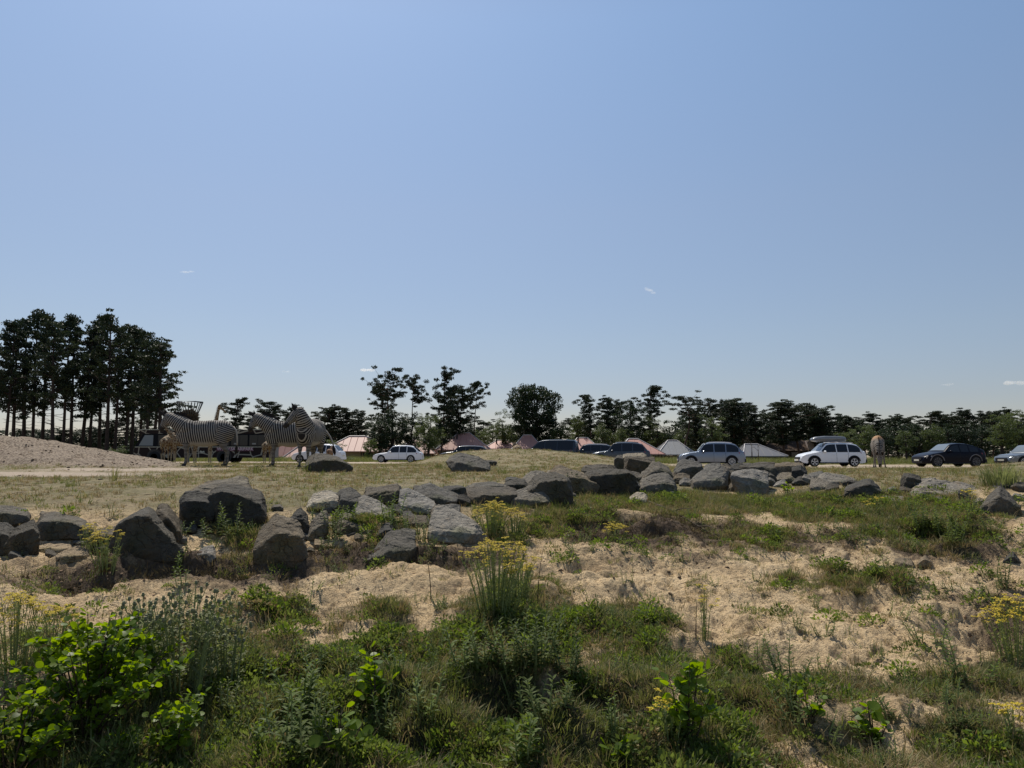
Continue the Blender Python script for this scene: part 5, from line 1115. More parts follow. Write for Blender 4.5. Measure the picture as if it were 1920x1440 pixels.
yhd = [(1.19, 0, 1.56, .150), (1.26, 0, 1.42, .138), (1.34, 0, 1.28, .098), (1.38, 0, 1.18, .082)]
zebra('largest zebra in side view facing left on the sandy path before the safari bus', 383, 873, 23.3, PI + .12, ynk, yhd, zlegs((-.02, .08, -.04, .10)), tail1).scale = (.95, .95, .97)
zebra('second zebra facing left, its rear half hidden by the zebra that looks aside', 547, 874, 23.6, PI + .12, ynk, yhd, zlegs((0, .10, .0, .1)), tail1).scale = (.94, .9, .97)
# third: body points at the camera, head turned to the left of the photo
n3 = [(.58, 0, 1.20, .29), (.78, .0, 1.38, .225), (.86, -.03, 1.52, .185), (.87, -.07, 1.62, .155)]
h3 = [(.88, -.12, 1.60, .145), (.92, -.24, 1.46, .130), (.97, -.36, 1.31, .092), (1.0, -.43, 1.21, .080)]
tail3 = [(-.84, .05, 1.26), (-.90, .22, 1.10), (-.92, .34, .92), (-.92, .42, .76), (-.92, .44, .66)]
zebra('third zebra standing almost head on with its head turned to the left', 581, 874, 22.6, -PI / 2 - .04, n3, h3, zlegs((0, .06, .05, -.05)), tail3, turn='side')
n4 = [(.60, 0, 1.15, .28), (.84, .0, 1.02, .215), (.98, 0, .82, .17), (1.04, 0, .64, .135)]
h4 = [(1.06, 0, .58, .135), (1.10, 0, .40, .118), (1.13, 0, .24, .085), (1.14, 0, .10, .075)]
lg = zlegs((0, 0, 0, 0))
for k, s in ((0, 1), (1, -1)):
    lg[k] = [(p[0], p[1] + s * .16 * (1 - p[2]) if p[2] < 1 else p[1], p[2], p[3]) for p in lg[k]]
zebra('zebra grazing head on, muzzle on the ground, between the white SUV and the black car', 1648, 880, 32.0, -PI / 2 - .40, n4, h4, lg, [(-.84, .0, 1.26), (-.92, .0, 1.1), (-.95, 0, .9), (-.95, 0, .7)], tan=True, turn='down').scale = (.86, .86, .94)
# giraffes
def giraffe_mat():
    t = NT('giraffe_coat'); b = t.bsdf(.75, .2); tc = t.n('ShaderNodeTexCoord').outputs['Object']
    v = t.n('ShaderNodeTexVoronoi', feature='DISTANCE_TO_EDGE'); v.inputs['Scale'].default_value = 5.0; v.inputs['Randomness'].default_value = .8; t.l(tc, v.inputs['Vector'])
    c = t.ramp(v.outputs['Distance'], [(.0, (.30, .235, .15)), (.07, (.30, .235, .15)), (.13, (.12, .065, .03)), (.5, (.12, .06, .03))]); c = t.mix(t.attr('pale'), c, (.27, .225, .165)); t.l(c, b.inputs['Base Color']); return t.m
GM = giraffe_mat()
def giraffe(label, px, feet, Y, yaw, sc, neck, head, kind='adult', name='giraffe'):
    b = P(px, feet, Y); z = gz(b.x, Y); o = thing(name, label, 'giraffe', (b.x, Y, z - .01), yaw, 'giraffes', sc)
    segs = []
    L = []
    for x, y, sp_ in ((.42, .17, .05), (.42, -.17, -.03), (-.48, .16, .04), (-.48, -.16, -.04)):
        k = 0 if x > 0 else -.06
        L.append([(x, y, 1.75, .20), (x + .0, y, 1.45, .135), (x + sp_, y * .9, .95, .075), (x + sp_ + k, y * .85, .82, .08), (x + sp_, y * .8, .25, .048), (x + sp_, y * .8, .16, .058), (x + sp_ + .03, y * .8, .05, .065)])
    for ch in [neck, head] + L:
        for p, q in zip(ch[:-1], ch[1:]): segs.append((p[:3], p[3], q[:3], q[3]))
    ells = [((.32, 0, 1.92), (.40, .28, .46), -.2), ((-.02, 0, 1.82), (.52, .30, .40), .12), ((-.42, 0, 1.72), (.32, .27, .38), .2)]
    me = body_mesh(segs, ells, .032, 'body', GM, 4); n = len(me.vertices); co = np.empty(n * 3, np.float32); me.vertices.foreach_get('co', co); co = co.reshape(-1, 3)
    at = me.attributes.new('pale', 'FLOAT', 'POINT'); at.data.foreach_set('value', (sstep(.95, .75, co[:, 2])).astype(np.float32)); me.polygons.foreach_set('use_smooth', np.ones(len(me.polygons), bool)); obj('body', me, o)
    pol = Vector(head[0][:3]); hv = (Vector(head[-1][:3]) - pol).normalized(); nv = (Vector(neck[-1][:3]) - Vector(neck[-2][:3])).normalized(); sv = hv.cross(nv).normalized(); up = sv.cross(hv).normalized()
    if up.dot(nv) < 0: up = -up
    for s in (-1, 1):
        obj('horn', MB().tube([pol + sv * (s * .05) + up * .08, pol + sv * (s * .07) + up * .24 - hv * .03], [.028, .034], 7).mesh('horn', DKHAIR), o)
        e0 = pol + sv * (s * .10) + up * .03 - hv * .04; obj('ear', MB().tube([e0, e0 + sv * (s * .11) + up * .05, e0 + sv * (s * .21) + up * .06], [.02, .045, .006], 6).mesh('ear', TANHAIR), o)
    mb = MB(); rng = random.Random(2)
    for p, q in zip(neck[:-1], neck[1:]):
        a = Vector(p[:3]); c = Vector(q[:3]); d = (c - a).normalized(); cr = (Vector((-1, 0, .2)) - d * Vector((-1, 0, .2)).dot(d)).normalized(); sd_ = d.cross(cr)
        for k in range(int((c - a).length / .03)):
            t = k * .03 / (c - a).length; u_ = a.lerp(c, t) + cr * (p[3] * (1 - t) + q[3] * t) * .95; mb.add([u_ - sd_ * .015, u_ + sd_ * .015, u_ + cr * .07 * rng.uniform(.7, 1.2) + d * .02, u_ + d * .02], [(0, 1, 2), (1, 3, 2), (3, 0, 2)])
    obj('mane', mb.mesh('mane', DKHAIR), o)
    obj('tail', MB().tube([(-.72, 0, 1.85), (-.80, 0, 1.6), (-.80, 0, 1.3), (-.79, 0, 1.1)], [.04, .025, .02, .015], 6).mesh('tail', GM, True), o)
    obj('tail_tuft', MB().tube([(-.79, 0, 1.12), (-.79, 0, .95), (-.79, 0, .78)], [.02, .05, .01], 6).mesh('tail_tuft', DKHAIR, True), o)
    return o
gn = [(.5, 0, 2.05, .24), (.66, 0, 2.5, .17), (.76, 0, 3.0, .125), (.84, 0, 3.5, .10), (.88, 0, 3.78, .095)]
gh = [(.90, 0, 3.82, .115), (1.02, 0, 3.72, .10), (1.20, 0, 3.56, .07), (1.30, 0, 3.47, .06)]
giraffe('giraffe holding its head high behind the back of the largest zebra', 380, 866, 46, 0.25, .93, gn, gh)
gn2 = [(.5, 0, 2.05, .24), (.78, 0, 2.42, .16), (1.05, 0, 2.75, .12), (1.25, 0, 2.98, .10)]
gh2 = [(1.28, 0, 3.02, .11), (1.42, 0, 2.92, .10), (1.58, 0, 2.80, .07), (1.66, 0, 2.72, .06)]
giraffe('giraffe behind the sand mound stretching its neck past the muzzle of the largest zebra', 338, 866, 45, PI + .35, .74, gn2, gh2)
gn3 = [(.5, 0, 2.05, .24), (.72, 0, 2.3, .16), (.92, .05, 2.4, .12), (1.05, .1, 2.35, .10)]
gh3 = [(1.08, .1, 2.36, .11), (1.2, .12, 2.24, .10), (1.32, .13, 2.08, .07), (1.36, .13, 1.98, .06)]
giraffe('giraffe seen from behind with a round spotted rump, half hidden by the sand mound', 312, 868, 46, PI / 2 - .1, .78, gn3, gh3)
gn4 = [(.5, 0, 2.05, .22), (.62, .0, 2.5, .15), (.70, 0, 2.9, .12), (.76, 0, 3.2, .10)]
gh4 = [(.78, 0, 3.25, .11), (.9, 0, 3.15, .10), (1.05, 0, 3.0, .07), (1.12, 0, 2.93, .06)]
giraffe('pale giraffe calf seen from behind beside the tail of the safari bus', 502, 864, 52, PI / 2 - .35, .72, gn4, gh4)
def lying_giraffe():
    Y = 38; b = P(970, 842, Y); z = gz(b.x, Y); o = thing('giraffe', 'giraffe lying on the crest of the dry mound left of the dark blue van', 'giraffe', (b.x, Y, z), PI / 2, 'giraffes', .62)
    me = body_mesh([((.3, 0, .55, ), .3, (.55, .1, .9), .16), ((.55, .1, .9), .16, (.5, .25, 1.05), .11), ((.5, .25, 1.05), .11, (.3, .38, .8), .08), ((.2, .3, .2), .14, (.6, .5, .1), .08), ((-.3, -.3, .25), .16, (.2, -.5, .1), .08), ((.2, -.3, .2), .14, (.6, -.5, .1), .08)],
                   [((.1, 0, .5), (.6, .42, .46), 0), ((-.4, 0, .45), (.45, .42, .44), 0)], .035, 'body', GM, 4)
    at = me.attributes.new('pale', 'FLOAT', 'POINT'); me.polygons.foreach_set('use_smooth', np.ones(len(me.polygons), bool)); obj('body', me, o)
    rng = random.Random(1); mb = MB()
    for i in range(160):
        x = rng.uniform(-.6, .6); y = rng.uniform(-.2, .2); zz = .5 + .42 * math.sqrt(max(0, 1 - (x / .85) ** 2)); mb.add([(x - .01, y, zz - .05), (x + .01, y, zz - .05), (x + rng.uniform(-.1, .1), y + rng.uniform(-.1, .1), zz + rng.uniform(.05, .2))], [(0, 1, 2)])
    obj('mane', mb.mesh('mane', TANHAIR), o)
    for s in (-1, 1): obj('ear', MB().tube([(.5, .25 + s * .06, 1.1), (.5, .25 + s * .12, 1.25)], [.04, .01], 6).mesh('ear', TANHAIR), o)
lying_giraffe()
def antelope():
    Y = 50; b = P(618, 864, Y); z = gz(b.x, Y); o = thing('antelope', 'small tan antelope seen from behind under the tail of the third zebra', 'antelope', (b.x, Y, z), PI / 2, None, .95)
    Lg = []
    for x, y in ((.3, .09), (.3, -.09), (-.32, .09), (-.32, -.09)): Lg += [((x, y, .75), .09, (x, y, .45), .045), ((x, y, .45), .045, (x, y, .03), .026)]
    me = body_mesh(Lg + [((.35, 0, .95), .13, (.5, 0, 1.2), .085), ((.5, 0, 1.22), .075, (.68, 0, 1.1), .04)], [((.1, 0, .85), (.38, .17, .2), 0), ((-.25, 0, .86), (.24, .18, .21), 0)], .022, 'body', simple('tan_coat', (.24, .14, .085), .8, .2, 0, .2, 5), 3)
    me.polygons.foreach_set('use_smooth', np.ones(len(me.polygons), bool)); obj('body', me, o)
    for s in (-1, 1): obj('ear', MB().tube([(.48, s * .06, 1.26), (.46, s * .12, 1.36)], [.025, .006], 6).mesh('ear', TANHAIR), o)
    obj('tail', MB().tube([(-.46, 0, .95), (-.5, 0, .8), (-.5, 0, .66)], [.02, .02, .01], 6).mesh('tail', DKHAIR), o)
antelope()
# ------------------------------------------------------------------ grasses and herbs
GRASS = leafmat('grass_blades', [(.045, .060, .016), (.085, .11, .030), (.14, .16, .050), (.26, .235, .11)], .35, .6, .25, 1.0, .5)
DRYG = leafmat('dry_grass', [(.13, .11, .05), (.23, .185, .09), (.36, .29, .16)], .25, .7, .15, 1.0, .5)
HERB = leafmat('herb_leaves', [(.045, .065, .018), (.095, .130, .036), (.16, .20, .06)], .5, .6, .15, 1.0, .4)
LIME = leafmat('bright_leaves', [(.055, .085, .018), (.10, .15, .030), (.17, .23, .05)], .50, .55, .2, 2.0, .4)
ALDER = leafmat('alder_leaves', [(.055, .10, .014), (.105, .17, .022), (.18, .26, .036)], .58, .45, .3, 2.0, .5)
RAGL = leafmat('ragwort_leaves', [(.11, .14, .04), (.19, .23, .07), (.27, .31, .11)], .45, .6, .15, 2.0, .3)
GREYG = leafmat('thistle_leaves', [(.10, .12, .045), (.17, .195, .085), (.24, .265, .13)], .5, .6, .25, 2.0, .3)
STEMG = simple('green_stem', (.24, .27, .10), .7, .2); STEMB = simple('brown_stem', (.09, .06, .035), .8, .2); WOODY = simple('woody_stem', (.06, .045, .03), .8, .2)
YEL = simple('yellow_florets', (.50, .37, .025), .7, .2, 0, .15, 30); BUD = simple('thistle_bud', (.20, .20, .12), .8, .2); PURP = simple('purple_floret', (.12, .05, .12), .8, .2)
CLOD = simple('dark_clod', (.105, .075, .05), .95, .1, 0, .5, 6, .5); SANDC = simple('sand_clod', (.36, .25, .16), .95, .1, 0, .3, 6, .5)
rngs = random.Random(11)
def blades(n, h, spread, w, rng, lean=.5):
    V = []; Fc = []
    for i in range(n):
        a = rng.uniform(0, 6.28); r = spread * rng.random() ** .7; p = np.array([r * math.cos(a), r * math.sin(a), -.02]); hh = h * rng.uniform(.45, 1.15)
        d = np.array([math.cos(a), math.sin(a), 0]) * hh * lean * rng.uniform(.1, 1.1) + np.array([rng.gauss(0, .12), rng.gauss(0, .12), 0]) * hh
        s = np.array([-math.sin(a + rng.uniform(-1, 1)), math.cos(a), 0]) * w * rng.uniform(.6, 1.2); m = p + d * .38 + [0, 0, hh * .62]; t = p + d * 1.05 + [0, 0, hh * .98]
        k = len(V); V += [p - s, p + s, m + s * .8, m - s * .8, t]; Fc += [(k, k + 1, k + 2, k + 3), (k + 3, k + 2, k + 4)]
    return V, Fc
def leaf_pts(p, d, n, L, w, fold=.15):
    """a leaf of 8 triangles from point p along d"""
    d = np.array(d, float); d /= np.linalg.norm(d); n = np.array(n, float); s = np.cross(d, n); s /= np.linalg.norm(s) + 1e-9; n = np.cross(s, d)
    V = [p, p + d * L * .35 + s * w * .5 + n * w * fold, p + d * L * .72 + s * w * .38 + n * w * fold - n * L * .05, p + d * L - n * L * .14, p + d * L * .72 - s * w * .38 + n * w * fold - n * L * .05, p + d * L * .35 - s * w * .5 + n * w * fold, p + d * L * .4, p + d * L * .72 - n * L * .05]
    return V, [(0, 1, 6), (1, 2, 7, 6), (2, 3, 7), (7, 3, 4), (6, 7, 4, 5), (0, 6, 5)]
def herb(n_st, h, nl, L, w, spread, rng, rosette=False):
    """leafy herb: returns stem mesh data and leaf mesh data"""
    st = MB(); lf = MB()
    for i in range(n_st):
        a = rng.uniform(0, 6.28); r = spread * rng.random() ** .6 * .4; hh = h * rng.uniform(.6, 1.1); p0 = np.array([r * math.cos(a), r * math.sin(a), -.03]); ln = rng.uniform(0, .55) * hh * spread / max(h, .01) * 1.5
        p1 = p0 + np.array([math.cos(a) * ln, math.sin(a) * ln, hh]); pm = (p0 + p1) / 2 + np.array([rng.gauss(0, .03), rng.gauss(0, .03), 0]) * hh
        st.tube([p0, pm, p1], [.004 + h * .006, .004 + h * .004, .002], 4, False)
        for k in range(nl):
            t = .12 + .88 * (k + rng.random() * .5) / nl; q = p0 * (1 - t) ** 2 + 2 * pm * t * (1 - t) + p1 * t * t if False else (p0 * (1 - t) + p1 * t); b = k * 2.4 + rng.random(); up = .05 + .6 * t
            d = (math.cos(b), math.sin(b), up); ls = L * (1.15 - .65 * t) * rng.uniform(.75, 1.2); lf.add(*leaf_pts(q, d, (-math.cos(b) * .5, -math.sin(b) * .5, 1), ls, w * ls / L))
    return st, lf
SRC = bpy.data.collections.new('scatter_sources')
def src(name, me):
    o = bpy.data.objects.new(name, me); SRC_C.objects.link(o)
def make_collection(nm, meshes):
    global SRC_C; SRC_C = bpy.data.collections.new(nm)
    for i, me in enumerate(meshes): src('%s_%02d' % (nm, i), me)
    return SRC_C
def merge(*parts):
    m = MB(); mi = []; mats = []
    for p, mat in parts:
        if mat not in mats: mats.append(mat)
        for v, n0 in [(np.concatenate(p.V), 0)]: m.add(v, p.F)
        mi += [mats.index(mat)] * len(p.F)
    me = m.mesh('plant', mats); me.polygons.foreach_set('material_index', np.array(mi, np.int32)); return me
def gtuft(n, h, sp_, w, seed, mat, lean=.5):
    V, Fc = blades(n, h, sp_, w, random.Random(seed), lean); return fmesh('tuft', V, Fc, mat)
C_GR = make_collection('grass_tufts', [gtuft(34, .062, .09, .0026, i, GRASS, 1.2) for i in range(5)] + [gtuft(26, .06, .10, .0024, 20 + i, DRYG, 1.6) for i in range(3)])
C_LONG = make_collection('long_tufts', [gtuft(40, .20, .09, .0028, 40 + i, GRASS, .8) for i in range(4)])
C_DRY = make_collection('field_tufts', [gtuft(22, .055, .07, .0035, 60 + i, DRYG, 1.4) for i in range(3)] + [gtuft(22, .06, .07, .0035, 70 + i, GRASS, 1.3) for i in range(2)])
def herbmesh(i, n_st, h, nl, L, w, sp_, mat): 
    st, lf = herb(n_st, h, nl, L, w, sp_, random.Random(i)); return merge((st, STEMG), (lf, mat))
C_HB = make_collection('herbs', [herbmesh(1, 5, .22, 9, .065, .026, .26, HERB), herbmesh(2, 4, .26, 11, .06, .022, .22, HERB), herbmesh(3, 6, .16, 7, .055, .028, .22, LIME), herbmesh(4, 4, .30, 9, .075, .028, .18, HERB), herbmesh(5, 7, .10, 6, .04, .018, .2, HERB), herbmesh(6, 4, .20, 10, .055, .018, .2, LIME)])
def clodmesh(seed, mat):
    bm = bmesh.new(); bmesh.ops.create_icosphere(bm, subdivisions=1, radius=1); rr = random.Random(seed)
    for v in bm.verts: v.co *= rr.uniform(.55, 1.15); v.co.z *= .6
    me = bpy.data.meshes.new('clod'); bm.to_mesh(me); bm.free(); me.materials.append(mat); return me
def cushion(seed, mat, n=110, r=.085, h=.05, L=.022):
    rng = random.Random(seed); m = MB()
    for i in range(n):
        a = rng.uniform(0, 6.28); q = r * rng.random() ** .6; z_ = h * (1 - (q / r) ** 2) * rng.uniform(.3, 1.15); d = (math.cos(a) * rng.uniform(.2, 1), math.sin(a) * rng.uniform(.2, 1), rng.uniform(-.1, 1)); ll = L * rng.uniform(.6, 1.5)
        p_ = np.array([q * math.cos(a), q * math.sin(a), z_]); d = np.array(d) / np.linalg.norm(d); s_ = np.cross(d, [rng.gauss(0, 1), rng.gauss(0, 1), 1]); s_ /= np.linalg.norm(s_); m.add([p_, p_ + d * ll * .5 + s_ * ll * .25, p_ + d * ll, p_ + d * ll * .5 - s_ * ll * .25], [(0, 1, 2, 3)])
    return m.mesh('cushion', mat)
C_CU = make_collection('cushions', [cushion(1, HERB, 130, .08, .035, .014), cushion(2, HERB, 160, .10, .05, .018), cushion(3, GRASS, 120, .07, .04, .016), cushion(4, GRASS, 150, .1, .04, .020), cushion(5, DRYG, 110, .1, .03, .018), cushion(6, LIME, 120, .08, .06, .022), cushion(7, LIME, 140, .10, .09, .026), cushion(8, HERB, 140, .10, .10, .028)])
C_CL = make_collection('clods', [clodmesh(i, CLOD) for i in range(4)] + [clodmesh(9 + i, SANDC) for i in range(3)])
C_TW = make_collection('straws', [MB().tube([(-.5, 0, 0), (-.1, .06, .03), (.2, -.03, .05), (.5, .05, 0)], [.012, .014, .012, .006], 4).mesh('straw', simple('straw_bit', (.30, .23, .13), .8)), MB().tube([(-.5, 0, 0), (0, -.08, .04), (.5, .02, .02)], [.015, .02, .01], 4).mesh('straw', STEMB)])
def scatter(name, coll, pts, rot, scl, idx, label, cat):
    me = bpy.data.meshes.new(name); me.vertices.add(len(pts)); me.vertices.foreach_set('co', np.asarray(pts, np.float32).ravel())
    a = me.attributes.new('rot', 'FLOAT_VECTOR', 'POINT'); a.data.foreach_set('vector', np.asarray(rot, np.float32).ravel())
    a = me.attributes.new('scl', 'FLOAT', 'POINT'); a.data.foreach_set('value', np.asarray(scl, np.float32)); a = me.attributes.new('idx', 'INT', 'POINT'); a.data.foreach_set('value', np.asarray(idx, np.int32))
    o = obj(name, me, None, kind='stuff', label=label, category=cat)
    g = bpy.data.node_groups.new(name, 'GeometryNodeTree'); g.interface.new_socket('Geometry', in_out='INPUT', socket_type='NodeSocketGeometry'); g.interface.new_socket('Geometry', in_out='OUTPUT', socket_type='NodeSocketGeometry')
    gi = g.nodes.new('NodeGroupInput'); go = g.nodes.new('NodeGroupOutput'); mp = g.nodes.new('GeometryNodeMeshToPoints'); ip = g.nodes.new('GeometryNodeInstanceOnPoints'); ci = g.nodes.new('GeometryNodeCollectionInfo')
    ci.inputs['Collection'].default_value = coll; ci.inputs['Separate Children'].default_value = True; ci.inputs['Reset Children'].default_value = True; ip.inputs['Pick Instance'].default_value = True
    def na(nm, t):
        n = g.nodes.new('GeometryNodeInputNamedAttribute'); n.data_type = t; n.inputs['Name'].default_value = nm; return [s for s in n.outputs if s.enabled][0]
    L = g.links.new; L(gi.outputs[0], mp.inputs['Mesh']); L(mp.outputs[0], ip.inputs['Points']); L(ci.outputs[0], ip.inputs['Instance'])
    er = g.nodes.new('FunctionNodeEulerToRotation'); L(na('rot', 'FLOAT_VECTOR'), er.inputs[0]); L(er.outputs[0], ip.inputs['Rotation']); L(na('scl', 'FLOAT'), ip.inputs['Scale']); L(na('idx', 'INT'), ip.inputs['Instance Index']); L(ip.outputs[0], go.inputs[0])
    md = o.modifiers.new('scatter', 'NODES'); md.node_group = g; return o
RG_ = np.random.default_rng(77)
def sample(n, y0, y1, umax=.80, power=1.0):
    """points spread evenly over the ground plan between two distances"""
    y = np.sqrt(RG_.uniform(y0 ** 2, y1 ** 2, n)); u = RG_.uniform(-umax, umax, n); return u * y, y
def place(name, coll, n, y0, y1, prob, scl, nidx, label, cat, tilt=.25, sink=0.0, idxf=None):
    x, y = sample(n, y0, y1); z, veg, soil, track, field, mound = ground(x, y, True)
    p = prob(x, y, veg, soil, track, field, mound); k = RG_.random(n) < p; x, y, z = x[k], y[k], z[k]; m = len(x)
    rot = np.stack([RG_.normal(0, tilt, m), RG_.normal(0, tilt, m), RG_.uniform(0, 6.28, m)], 1); s = RG_.uniform(scl[0], scl[1], m)
    if len(scl) > 2: s = scl[0] + (scl[1] - scl[0]) * RG_.random(m) ** scl[2]
    idx = idxf(m, veg[k]) if idxf else RG_.integers(0, nidx, m)
    return scatter(name, coll, np.stack([x, y, z - sink * s], 1), rot, s, idx, label, cat)
near_p = lambda y: 1 - .0 * y
place('grass', C_GR, 75000, 3.3, 13.5, lambda x, y, v, s, t, f, m: np.clip(sstep(.18, .62, v) * .95, 0, 1) * (1 - f * .4) * sstep(-.7, -.1, fbm2(x * 2.3, y * 2.3, 3, 103)) + .025 * (1 - f), (.55, 1.5), 8, 'short mixed green and straw coloured grass covering the near bank', 'grass', .3,
      idxf=lambda m, v: np.where(RG_.random(m) < .26 + .34 * (v < .62), RG_.integers(5, 8, m), RG_.integers(0, 5, m)))
place('long_grass', C_LONG, 9000, 3.3, 12.5, lambda x, y, v, s, t, f, m: sstep(.5, .95, v) * .10 * (fbm2(x * 1.3, y * 1.3, 3, 81) > .0) * (1 - f), (.5, 1.2), 4, 'longer grass tufts in the green hollows of the bank', 'grass')
place('field_grass', C_DRY, 90000, 10.0, 42, lambda x, y, v, s, t, f, m: f * .75 * (1 - np.clip(t * 1.6, 0, 1)) * (1 - m) * sstep(-.5, .1, fbm2(x * .9, y * .9, 3, 83)) * sstep(48, 14, y), (.5, 1.6), 5, 'cropped dry grass on the flat field behind the stones', 'grass', .2)
place('low_cushions', C_CU, 60000, 3.3, 13.0, lambda x, y, v, s, t, f, m: np.clip(sstep(.25, .8, v) * .50 + .02, 0, 1) * (1 - f) * sstep(-.25, .3, fbm2(x * 1.9, y * 1.9, 3, 101)), (.5, 1.5), 8, 'low cushions of small leaved herbs and moss on the bank', 'herbs', .35)
place('ground_herbs', C_HB, 26000, 3.3, 12.0, lambda x, y, v, s, t, f, m: (sstep(.45, .95, v) * .20 * (fbm2(x * .9 + 5, y * .9, 3, 85) > -.1) + .012) * (1 - f), (.3, .85), 6, 'low leafy herbs mixed into the grass of the bank', 'herbs', .2)
place('clods', C_CL, 60000, 3.6, 13, lambda x, y, v, s, t, f, m: (1 - f) * (1 - .8 * v) * (.10 + .9 * np.clip(s, 0, 1)) * sstep(-.35, .45, fbm2(x * 2.2, y * 2.2, 3, 87)), (.006, .034, 2.5), 7, 'dark and sandy clods of earth strewn over the sand', 'clods', .5, .2,
      idxf=lambda m, v: np.where(RG_.random(m) < .6, RG_.integers(0, 4, m), RG_.integers(4, 7, m)))
place('mound_clods', C_CL, 30000, 14, 40, lambda x, y, v, s, t, f, m: (m * .8 + .06 * f + .0 * x) * sstep(-.2, .4, fbm2(x * 1.2, y * 1.2, 3, 89)), (.015, .07, 2.0), 7, 'earth clods on the sand mound and the field', 'clods', .5, .2, idxf=lambda m, v: RG_.integers(0, 5, m))
place('straws', C_TW, 9000, 3.5, 16, lambda x, y, v, s, t, f, m: .25 + 0 * x, (.05, .22), 2, 'loose straws and twiglets lying about', 'straw', .15)
C_RT = make_collection('root_mats', [gtuft(34, .045, .12, .0022, 90 + i, simple('dry_roots_%d' % i, (.10 + .03 * i, .075 + .02 * i, .045), .9, .1), 2.2) for i in range(3)])
place('root_mats', C_RT, 20000, 5, 12.5, lambda x, y, v, s, t, f, m: np.clip(s * 1.3 - .35, 0, 1) * (1 - f) * (1 - .5 * v), (.5, 1.4), 3, 'dead roots and straw matted over the crumbling soil', 'roots', .5)
# scrub along the road in front of the tents: low herbs, nobody could count them
place('roadside_scrub', C_LONG, 22000, 60, 100, lambda x, y, v, s, t, f, m: (1 - np.clip(t * 2, 0, 1)) * sstep(66, 78, y + 0 * x) * .5 + .35 * (y > 76), (1.4, 3.6), 4, 'roadside scrub and tall grass in front of the tents', 'scrub')

# ------------------------------------------------------------------ single plants
def corymb(m, c, r, n, rng, s=.0075):
    for _ in range(n):
        a = rng.uniform(0, 6.28); q = r * rng.random() ** .5; p = np.array(c) + np.array([q * math.cos(a), q * math.sin(a), rng.uniform(-.15, .25) * r - .3 * q])
        V = [p + np.array([s * math.cos(k * 1.257) * rng.uniform(.8, 1.3), s * math.sin(k * 1.257), rng.uniform(-.3, .3) * s]) for k in range(5)] + [p + [0, 0, s * .6]]
        m.add(V, [(k, (k + 1) % 5, 5) for k in range(5)])
def ragwort(px, py, h, n, spread, label, fl=1.0, seed=1, group='yellow flowering ragworts', leafy=46):
    g = G(px, py); rng = random.Random(seed); o = thing('ragwort', label, 'wildflower', g, 0, group); st = MB(); lf = MB(); fw = MB()
    for i in range(n):
        a = rng.uniform(0, 6.28); r = spread * rng.random() ** .6; hh = h * rng.uniform(.72, 1.05) * (1 - .25 * (r / max(spread, .01)) ** 2)
        p0 = np.array([.45 * r * math.cos(a), .45 * r * math.sin(a), -.03]); p1 = np.array([r * math.cos(a), r * math.sin(a), hh]); pm = (p0 + p1) / 2 + np.array([-.12 * r * math.cos(a), -.12 * r * math.sin(a), .06 * hh])
        B = lambda t: p0 * (1 - t) ** 2 + 2 * pm * t * (1 - t) + p1 * t * t
        st.tube([B(t) for t in (0, .35, .7, 1)], [.0045, .004, .003, .002], 4, False)
        for k in range(int(leafy * h)):
            t = rng.uniform(.05, .92); q = B(t); b = rng.uniform(0, 6.28); d = (math.cos(b), math.sin(b), rng.uniform(.2, 1.2)); L = rng.uniform(.025, .06) * (1.1 - .5 * t); lf.add(*leaf_pts(q, d, (0, 0, 1), L, L * .22))
        if rng.random() < fl:
            for k in range(rng.randint(2, 4)):
                b = rng.uniform(0, 6.28); q = B(.9) + np.array([math.cos(b), math.sin(b), 0]) * rng.uniform(.01, .07) + [0, 0, rng.uniform(.02, .09) * 1.2]; st.tube([B(.86), q], [.002, .0015], 3, False); corymb(fw, q, .027, 12, rng, .0070)
    obj('stems', st.mesh('stems', STEMG), o, kind='stuff'); obj('leaves', lf.mesh('leaves', RAGL), o, kind='stuff')
    if fw.n: obj('flower_heads', fw.mesh('flower_heads', YEL), o, kind='stuff')
    return o
ragwort(932, 1150, .70, 60, .38, 'largest ragwort with a broad dome of yellow flowers in the middle of the bank', .95, 1)
ragwort(975, 1130, .42, 40, .22, 'bushy ragwort without many flowers right beside the largest one', .12, 12)
ragwort(922, 1002, .42, 46, .30, 'ragwort in flower under the box shaped boulder', .8, 2)
ragwort(965, 1010, .34, 30, .24, 'ragwort with few flowers below the sunlit sloping block', .4, 22)
ragwort(1155, 1012, .14, 14, .16, 'low ragwort flowering on the crumbling edge right of the centre', .9, 3)
ragwort(1320, 1200, .42, 7, .08, 'slender ragwort with one flower head standing on the sand right of the centre', .6, 4)
ragwort(200, 1075, .44, 26, .22, 'ragwort in flower before the dark pyramid boulder', .5, 5)
ragwort(165, 1040, .36, 12, .12, 'small ragwort in flower between the tan slabs', .7, 6)
ragwort(28, 1262, .55, 34, .26, 'ragwort with pale green stems at the left edge', .7, 7)
ragwort(95, 1245, .42, 18, .16, 'thin ragwort right of the one at the left edge', .6, 17)
ragwort(1905, 1240, .52, 40, .26, 'ragwort in flower cut by the right edge', .9, 8)
ragwort(1260, 1400, .25, 8, .1, 'small ragwort beside the alder sapling', .5, 9)
ragwort(1905, 1400, .22, 7, .1, 'small ragwort in the bottom right corner', .6, 10)
ragwort(1640, 965, .2, 10, .16, 'little yellow flowers in the weeds below the dark pyramid stone', .6, 13)
ragwort(1820, 960, .32, 12, .2, 'yellow flowered weed under the large pale table slab', .5, 14)
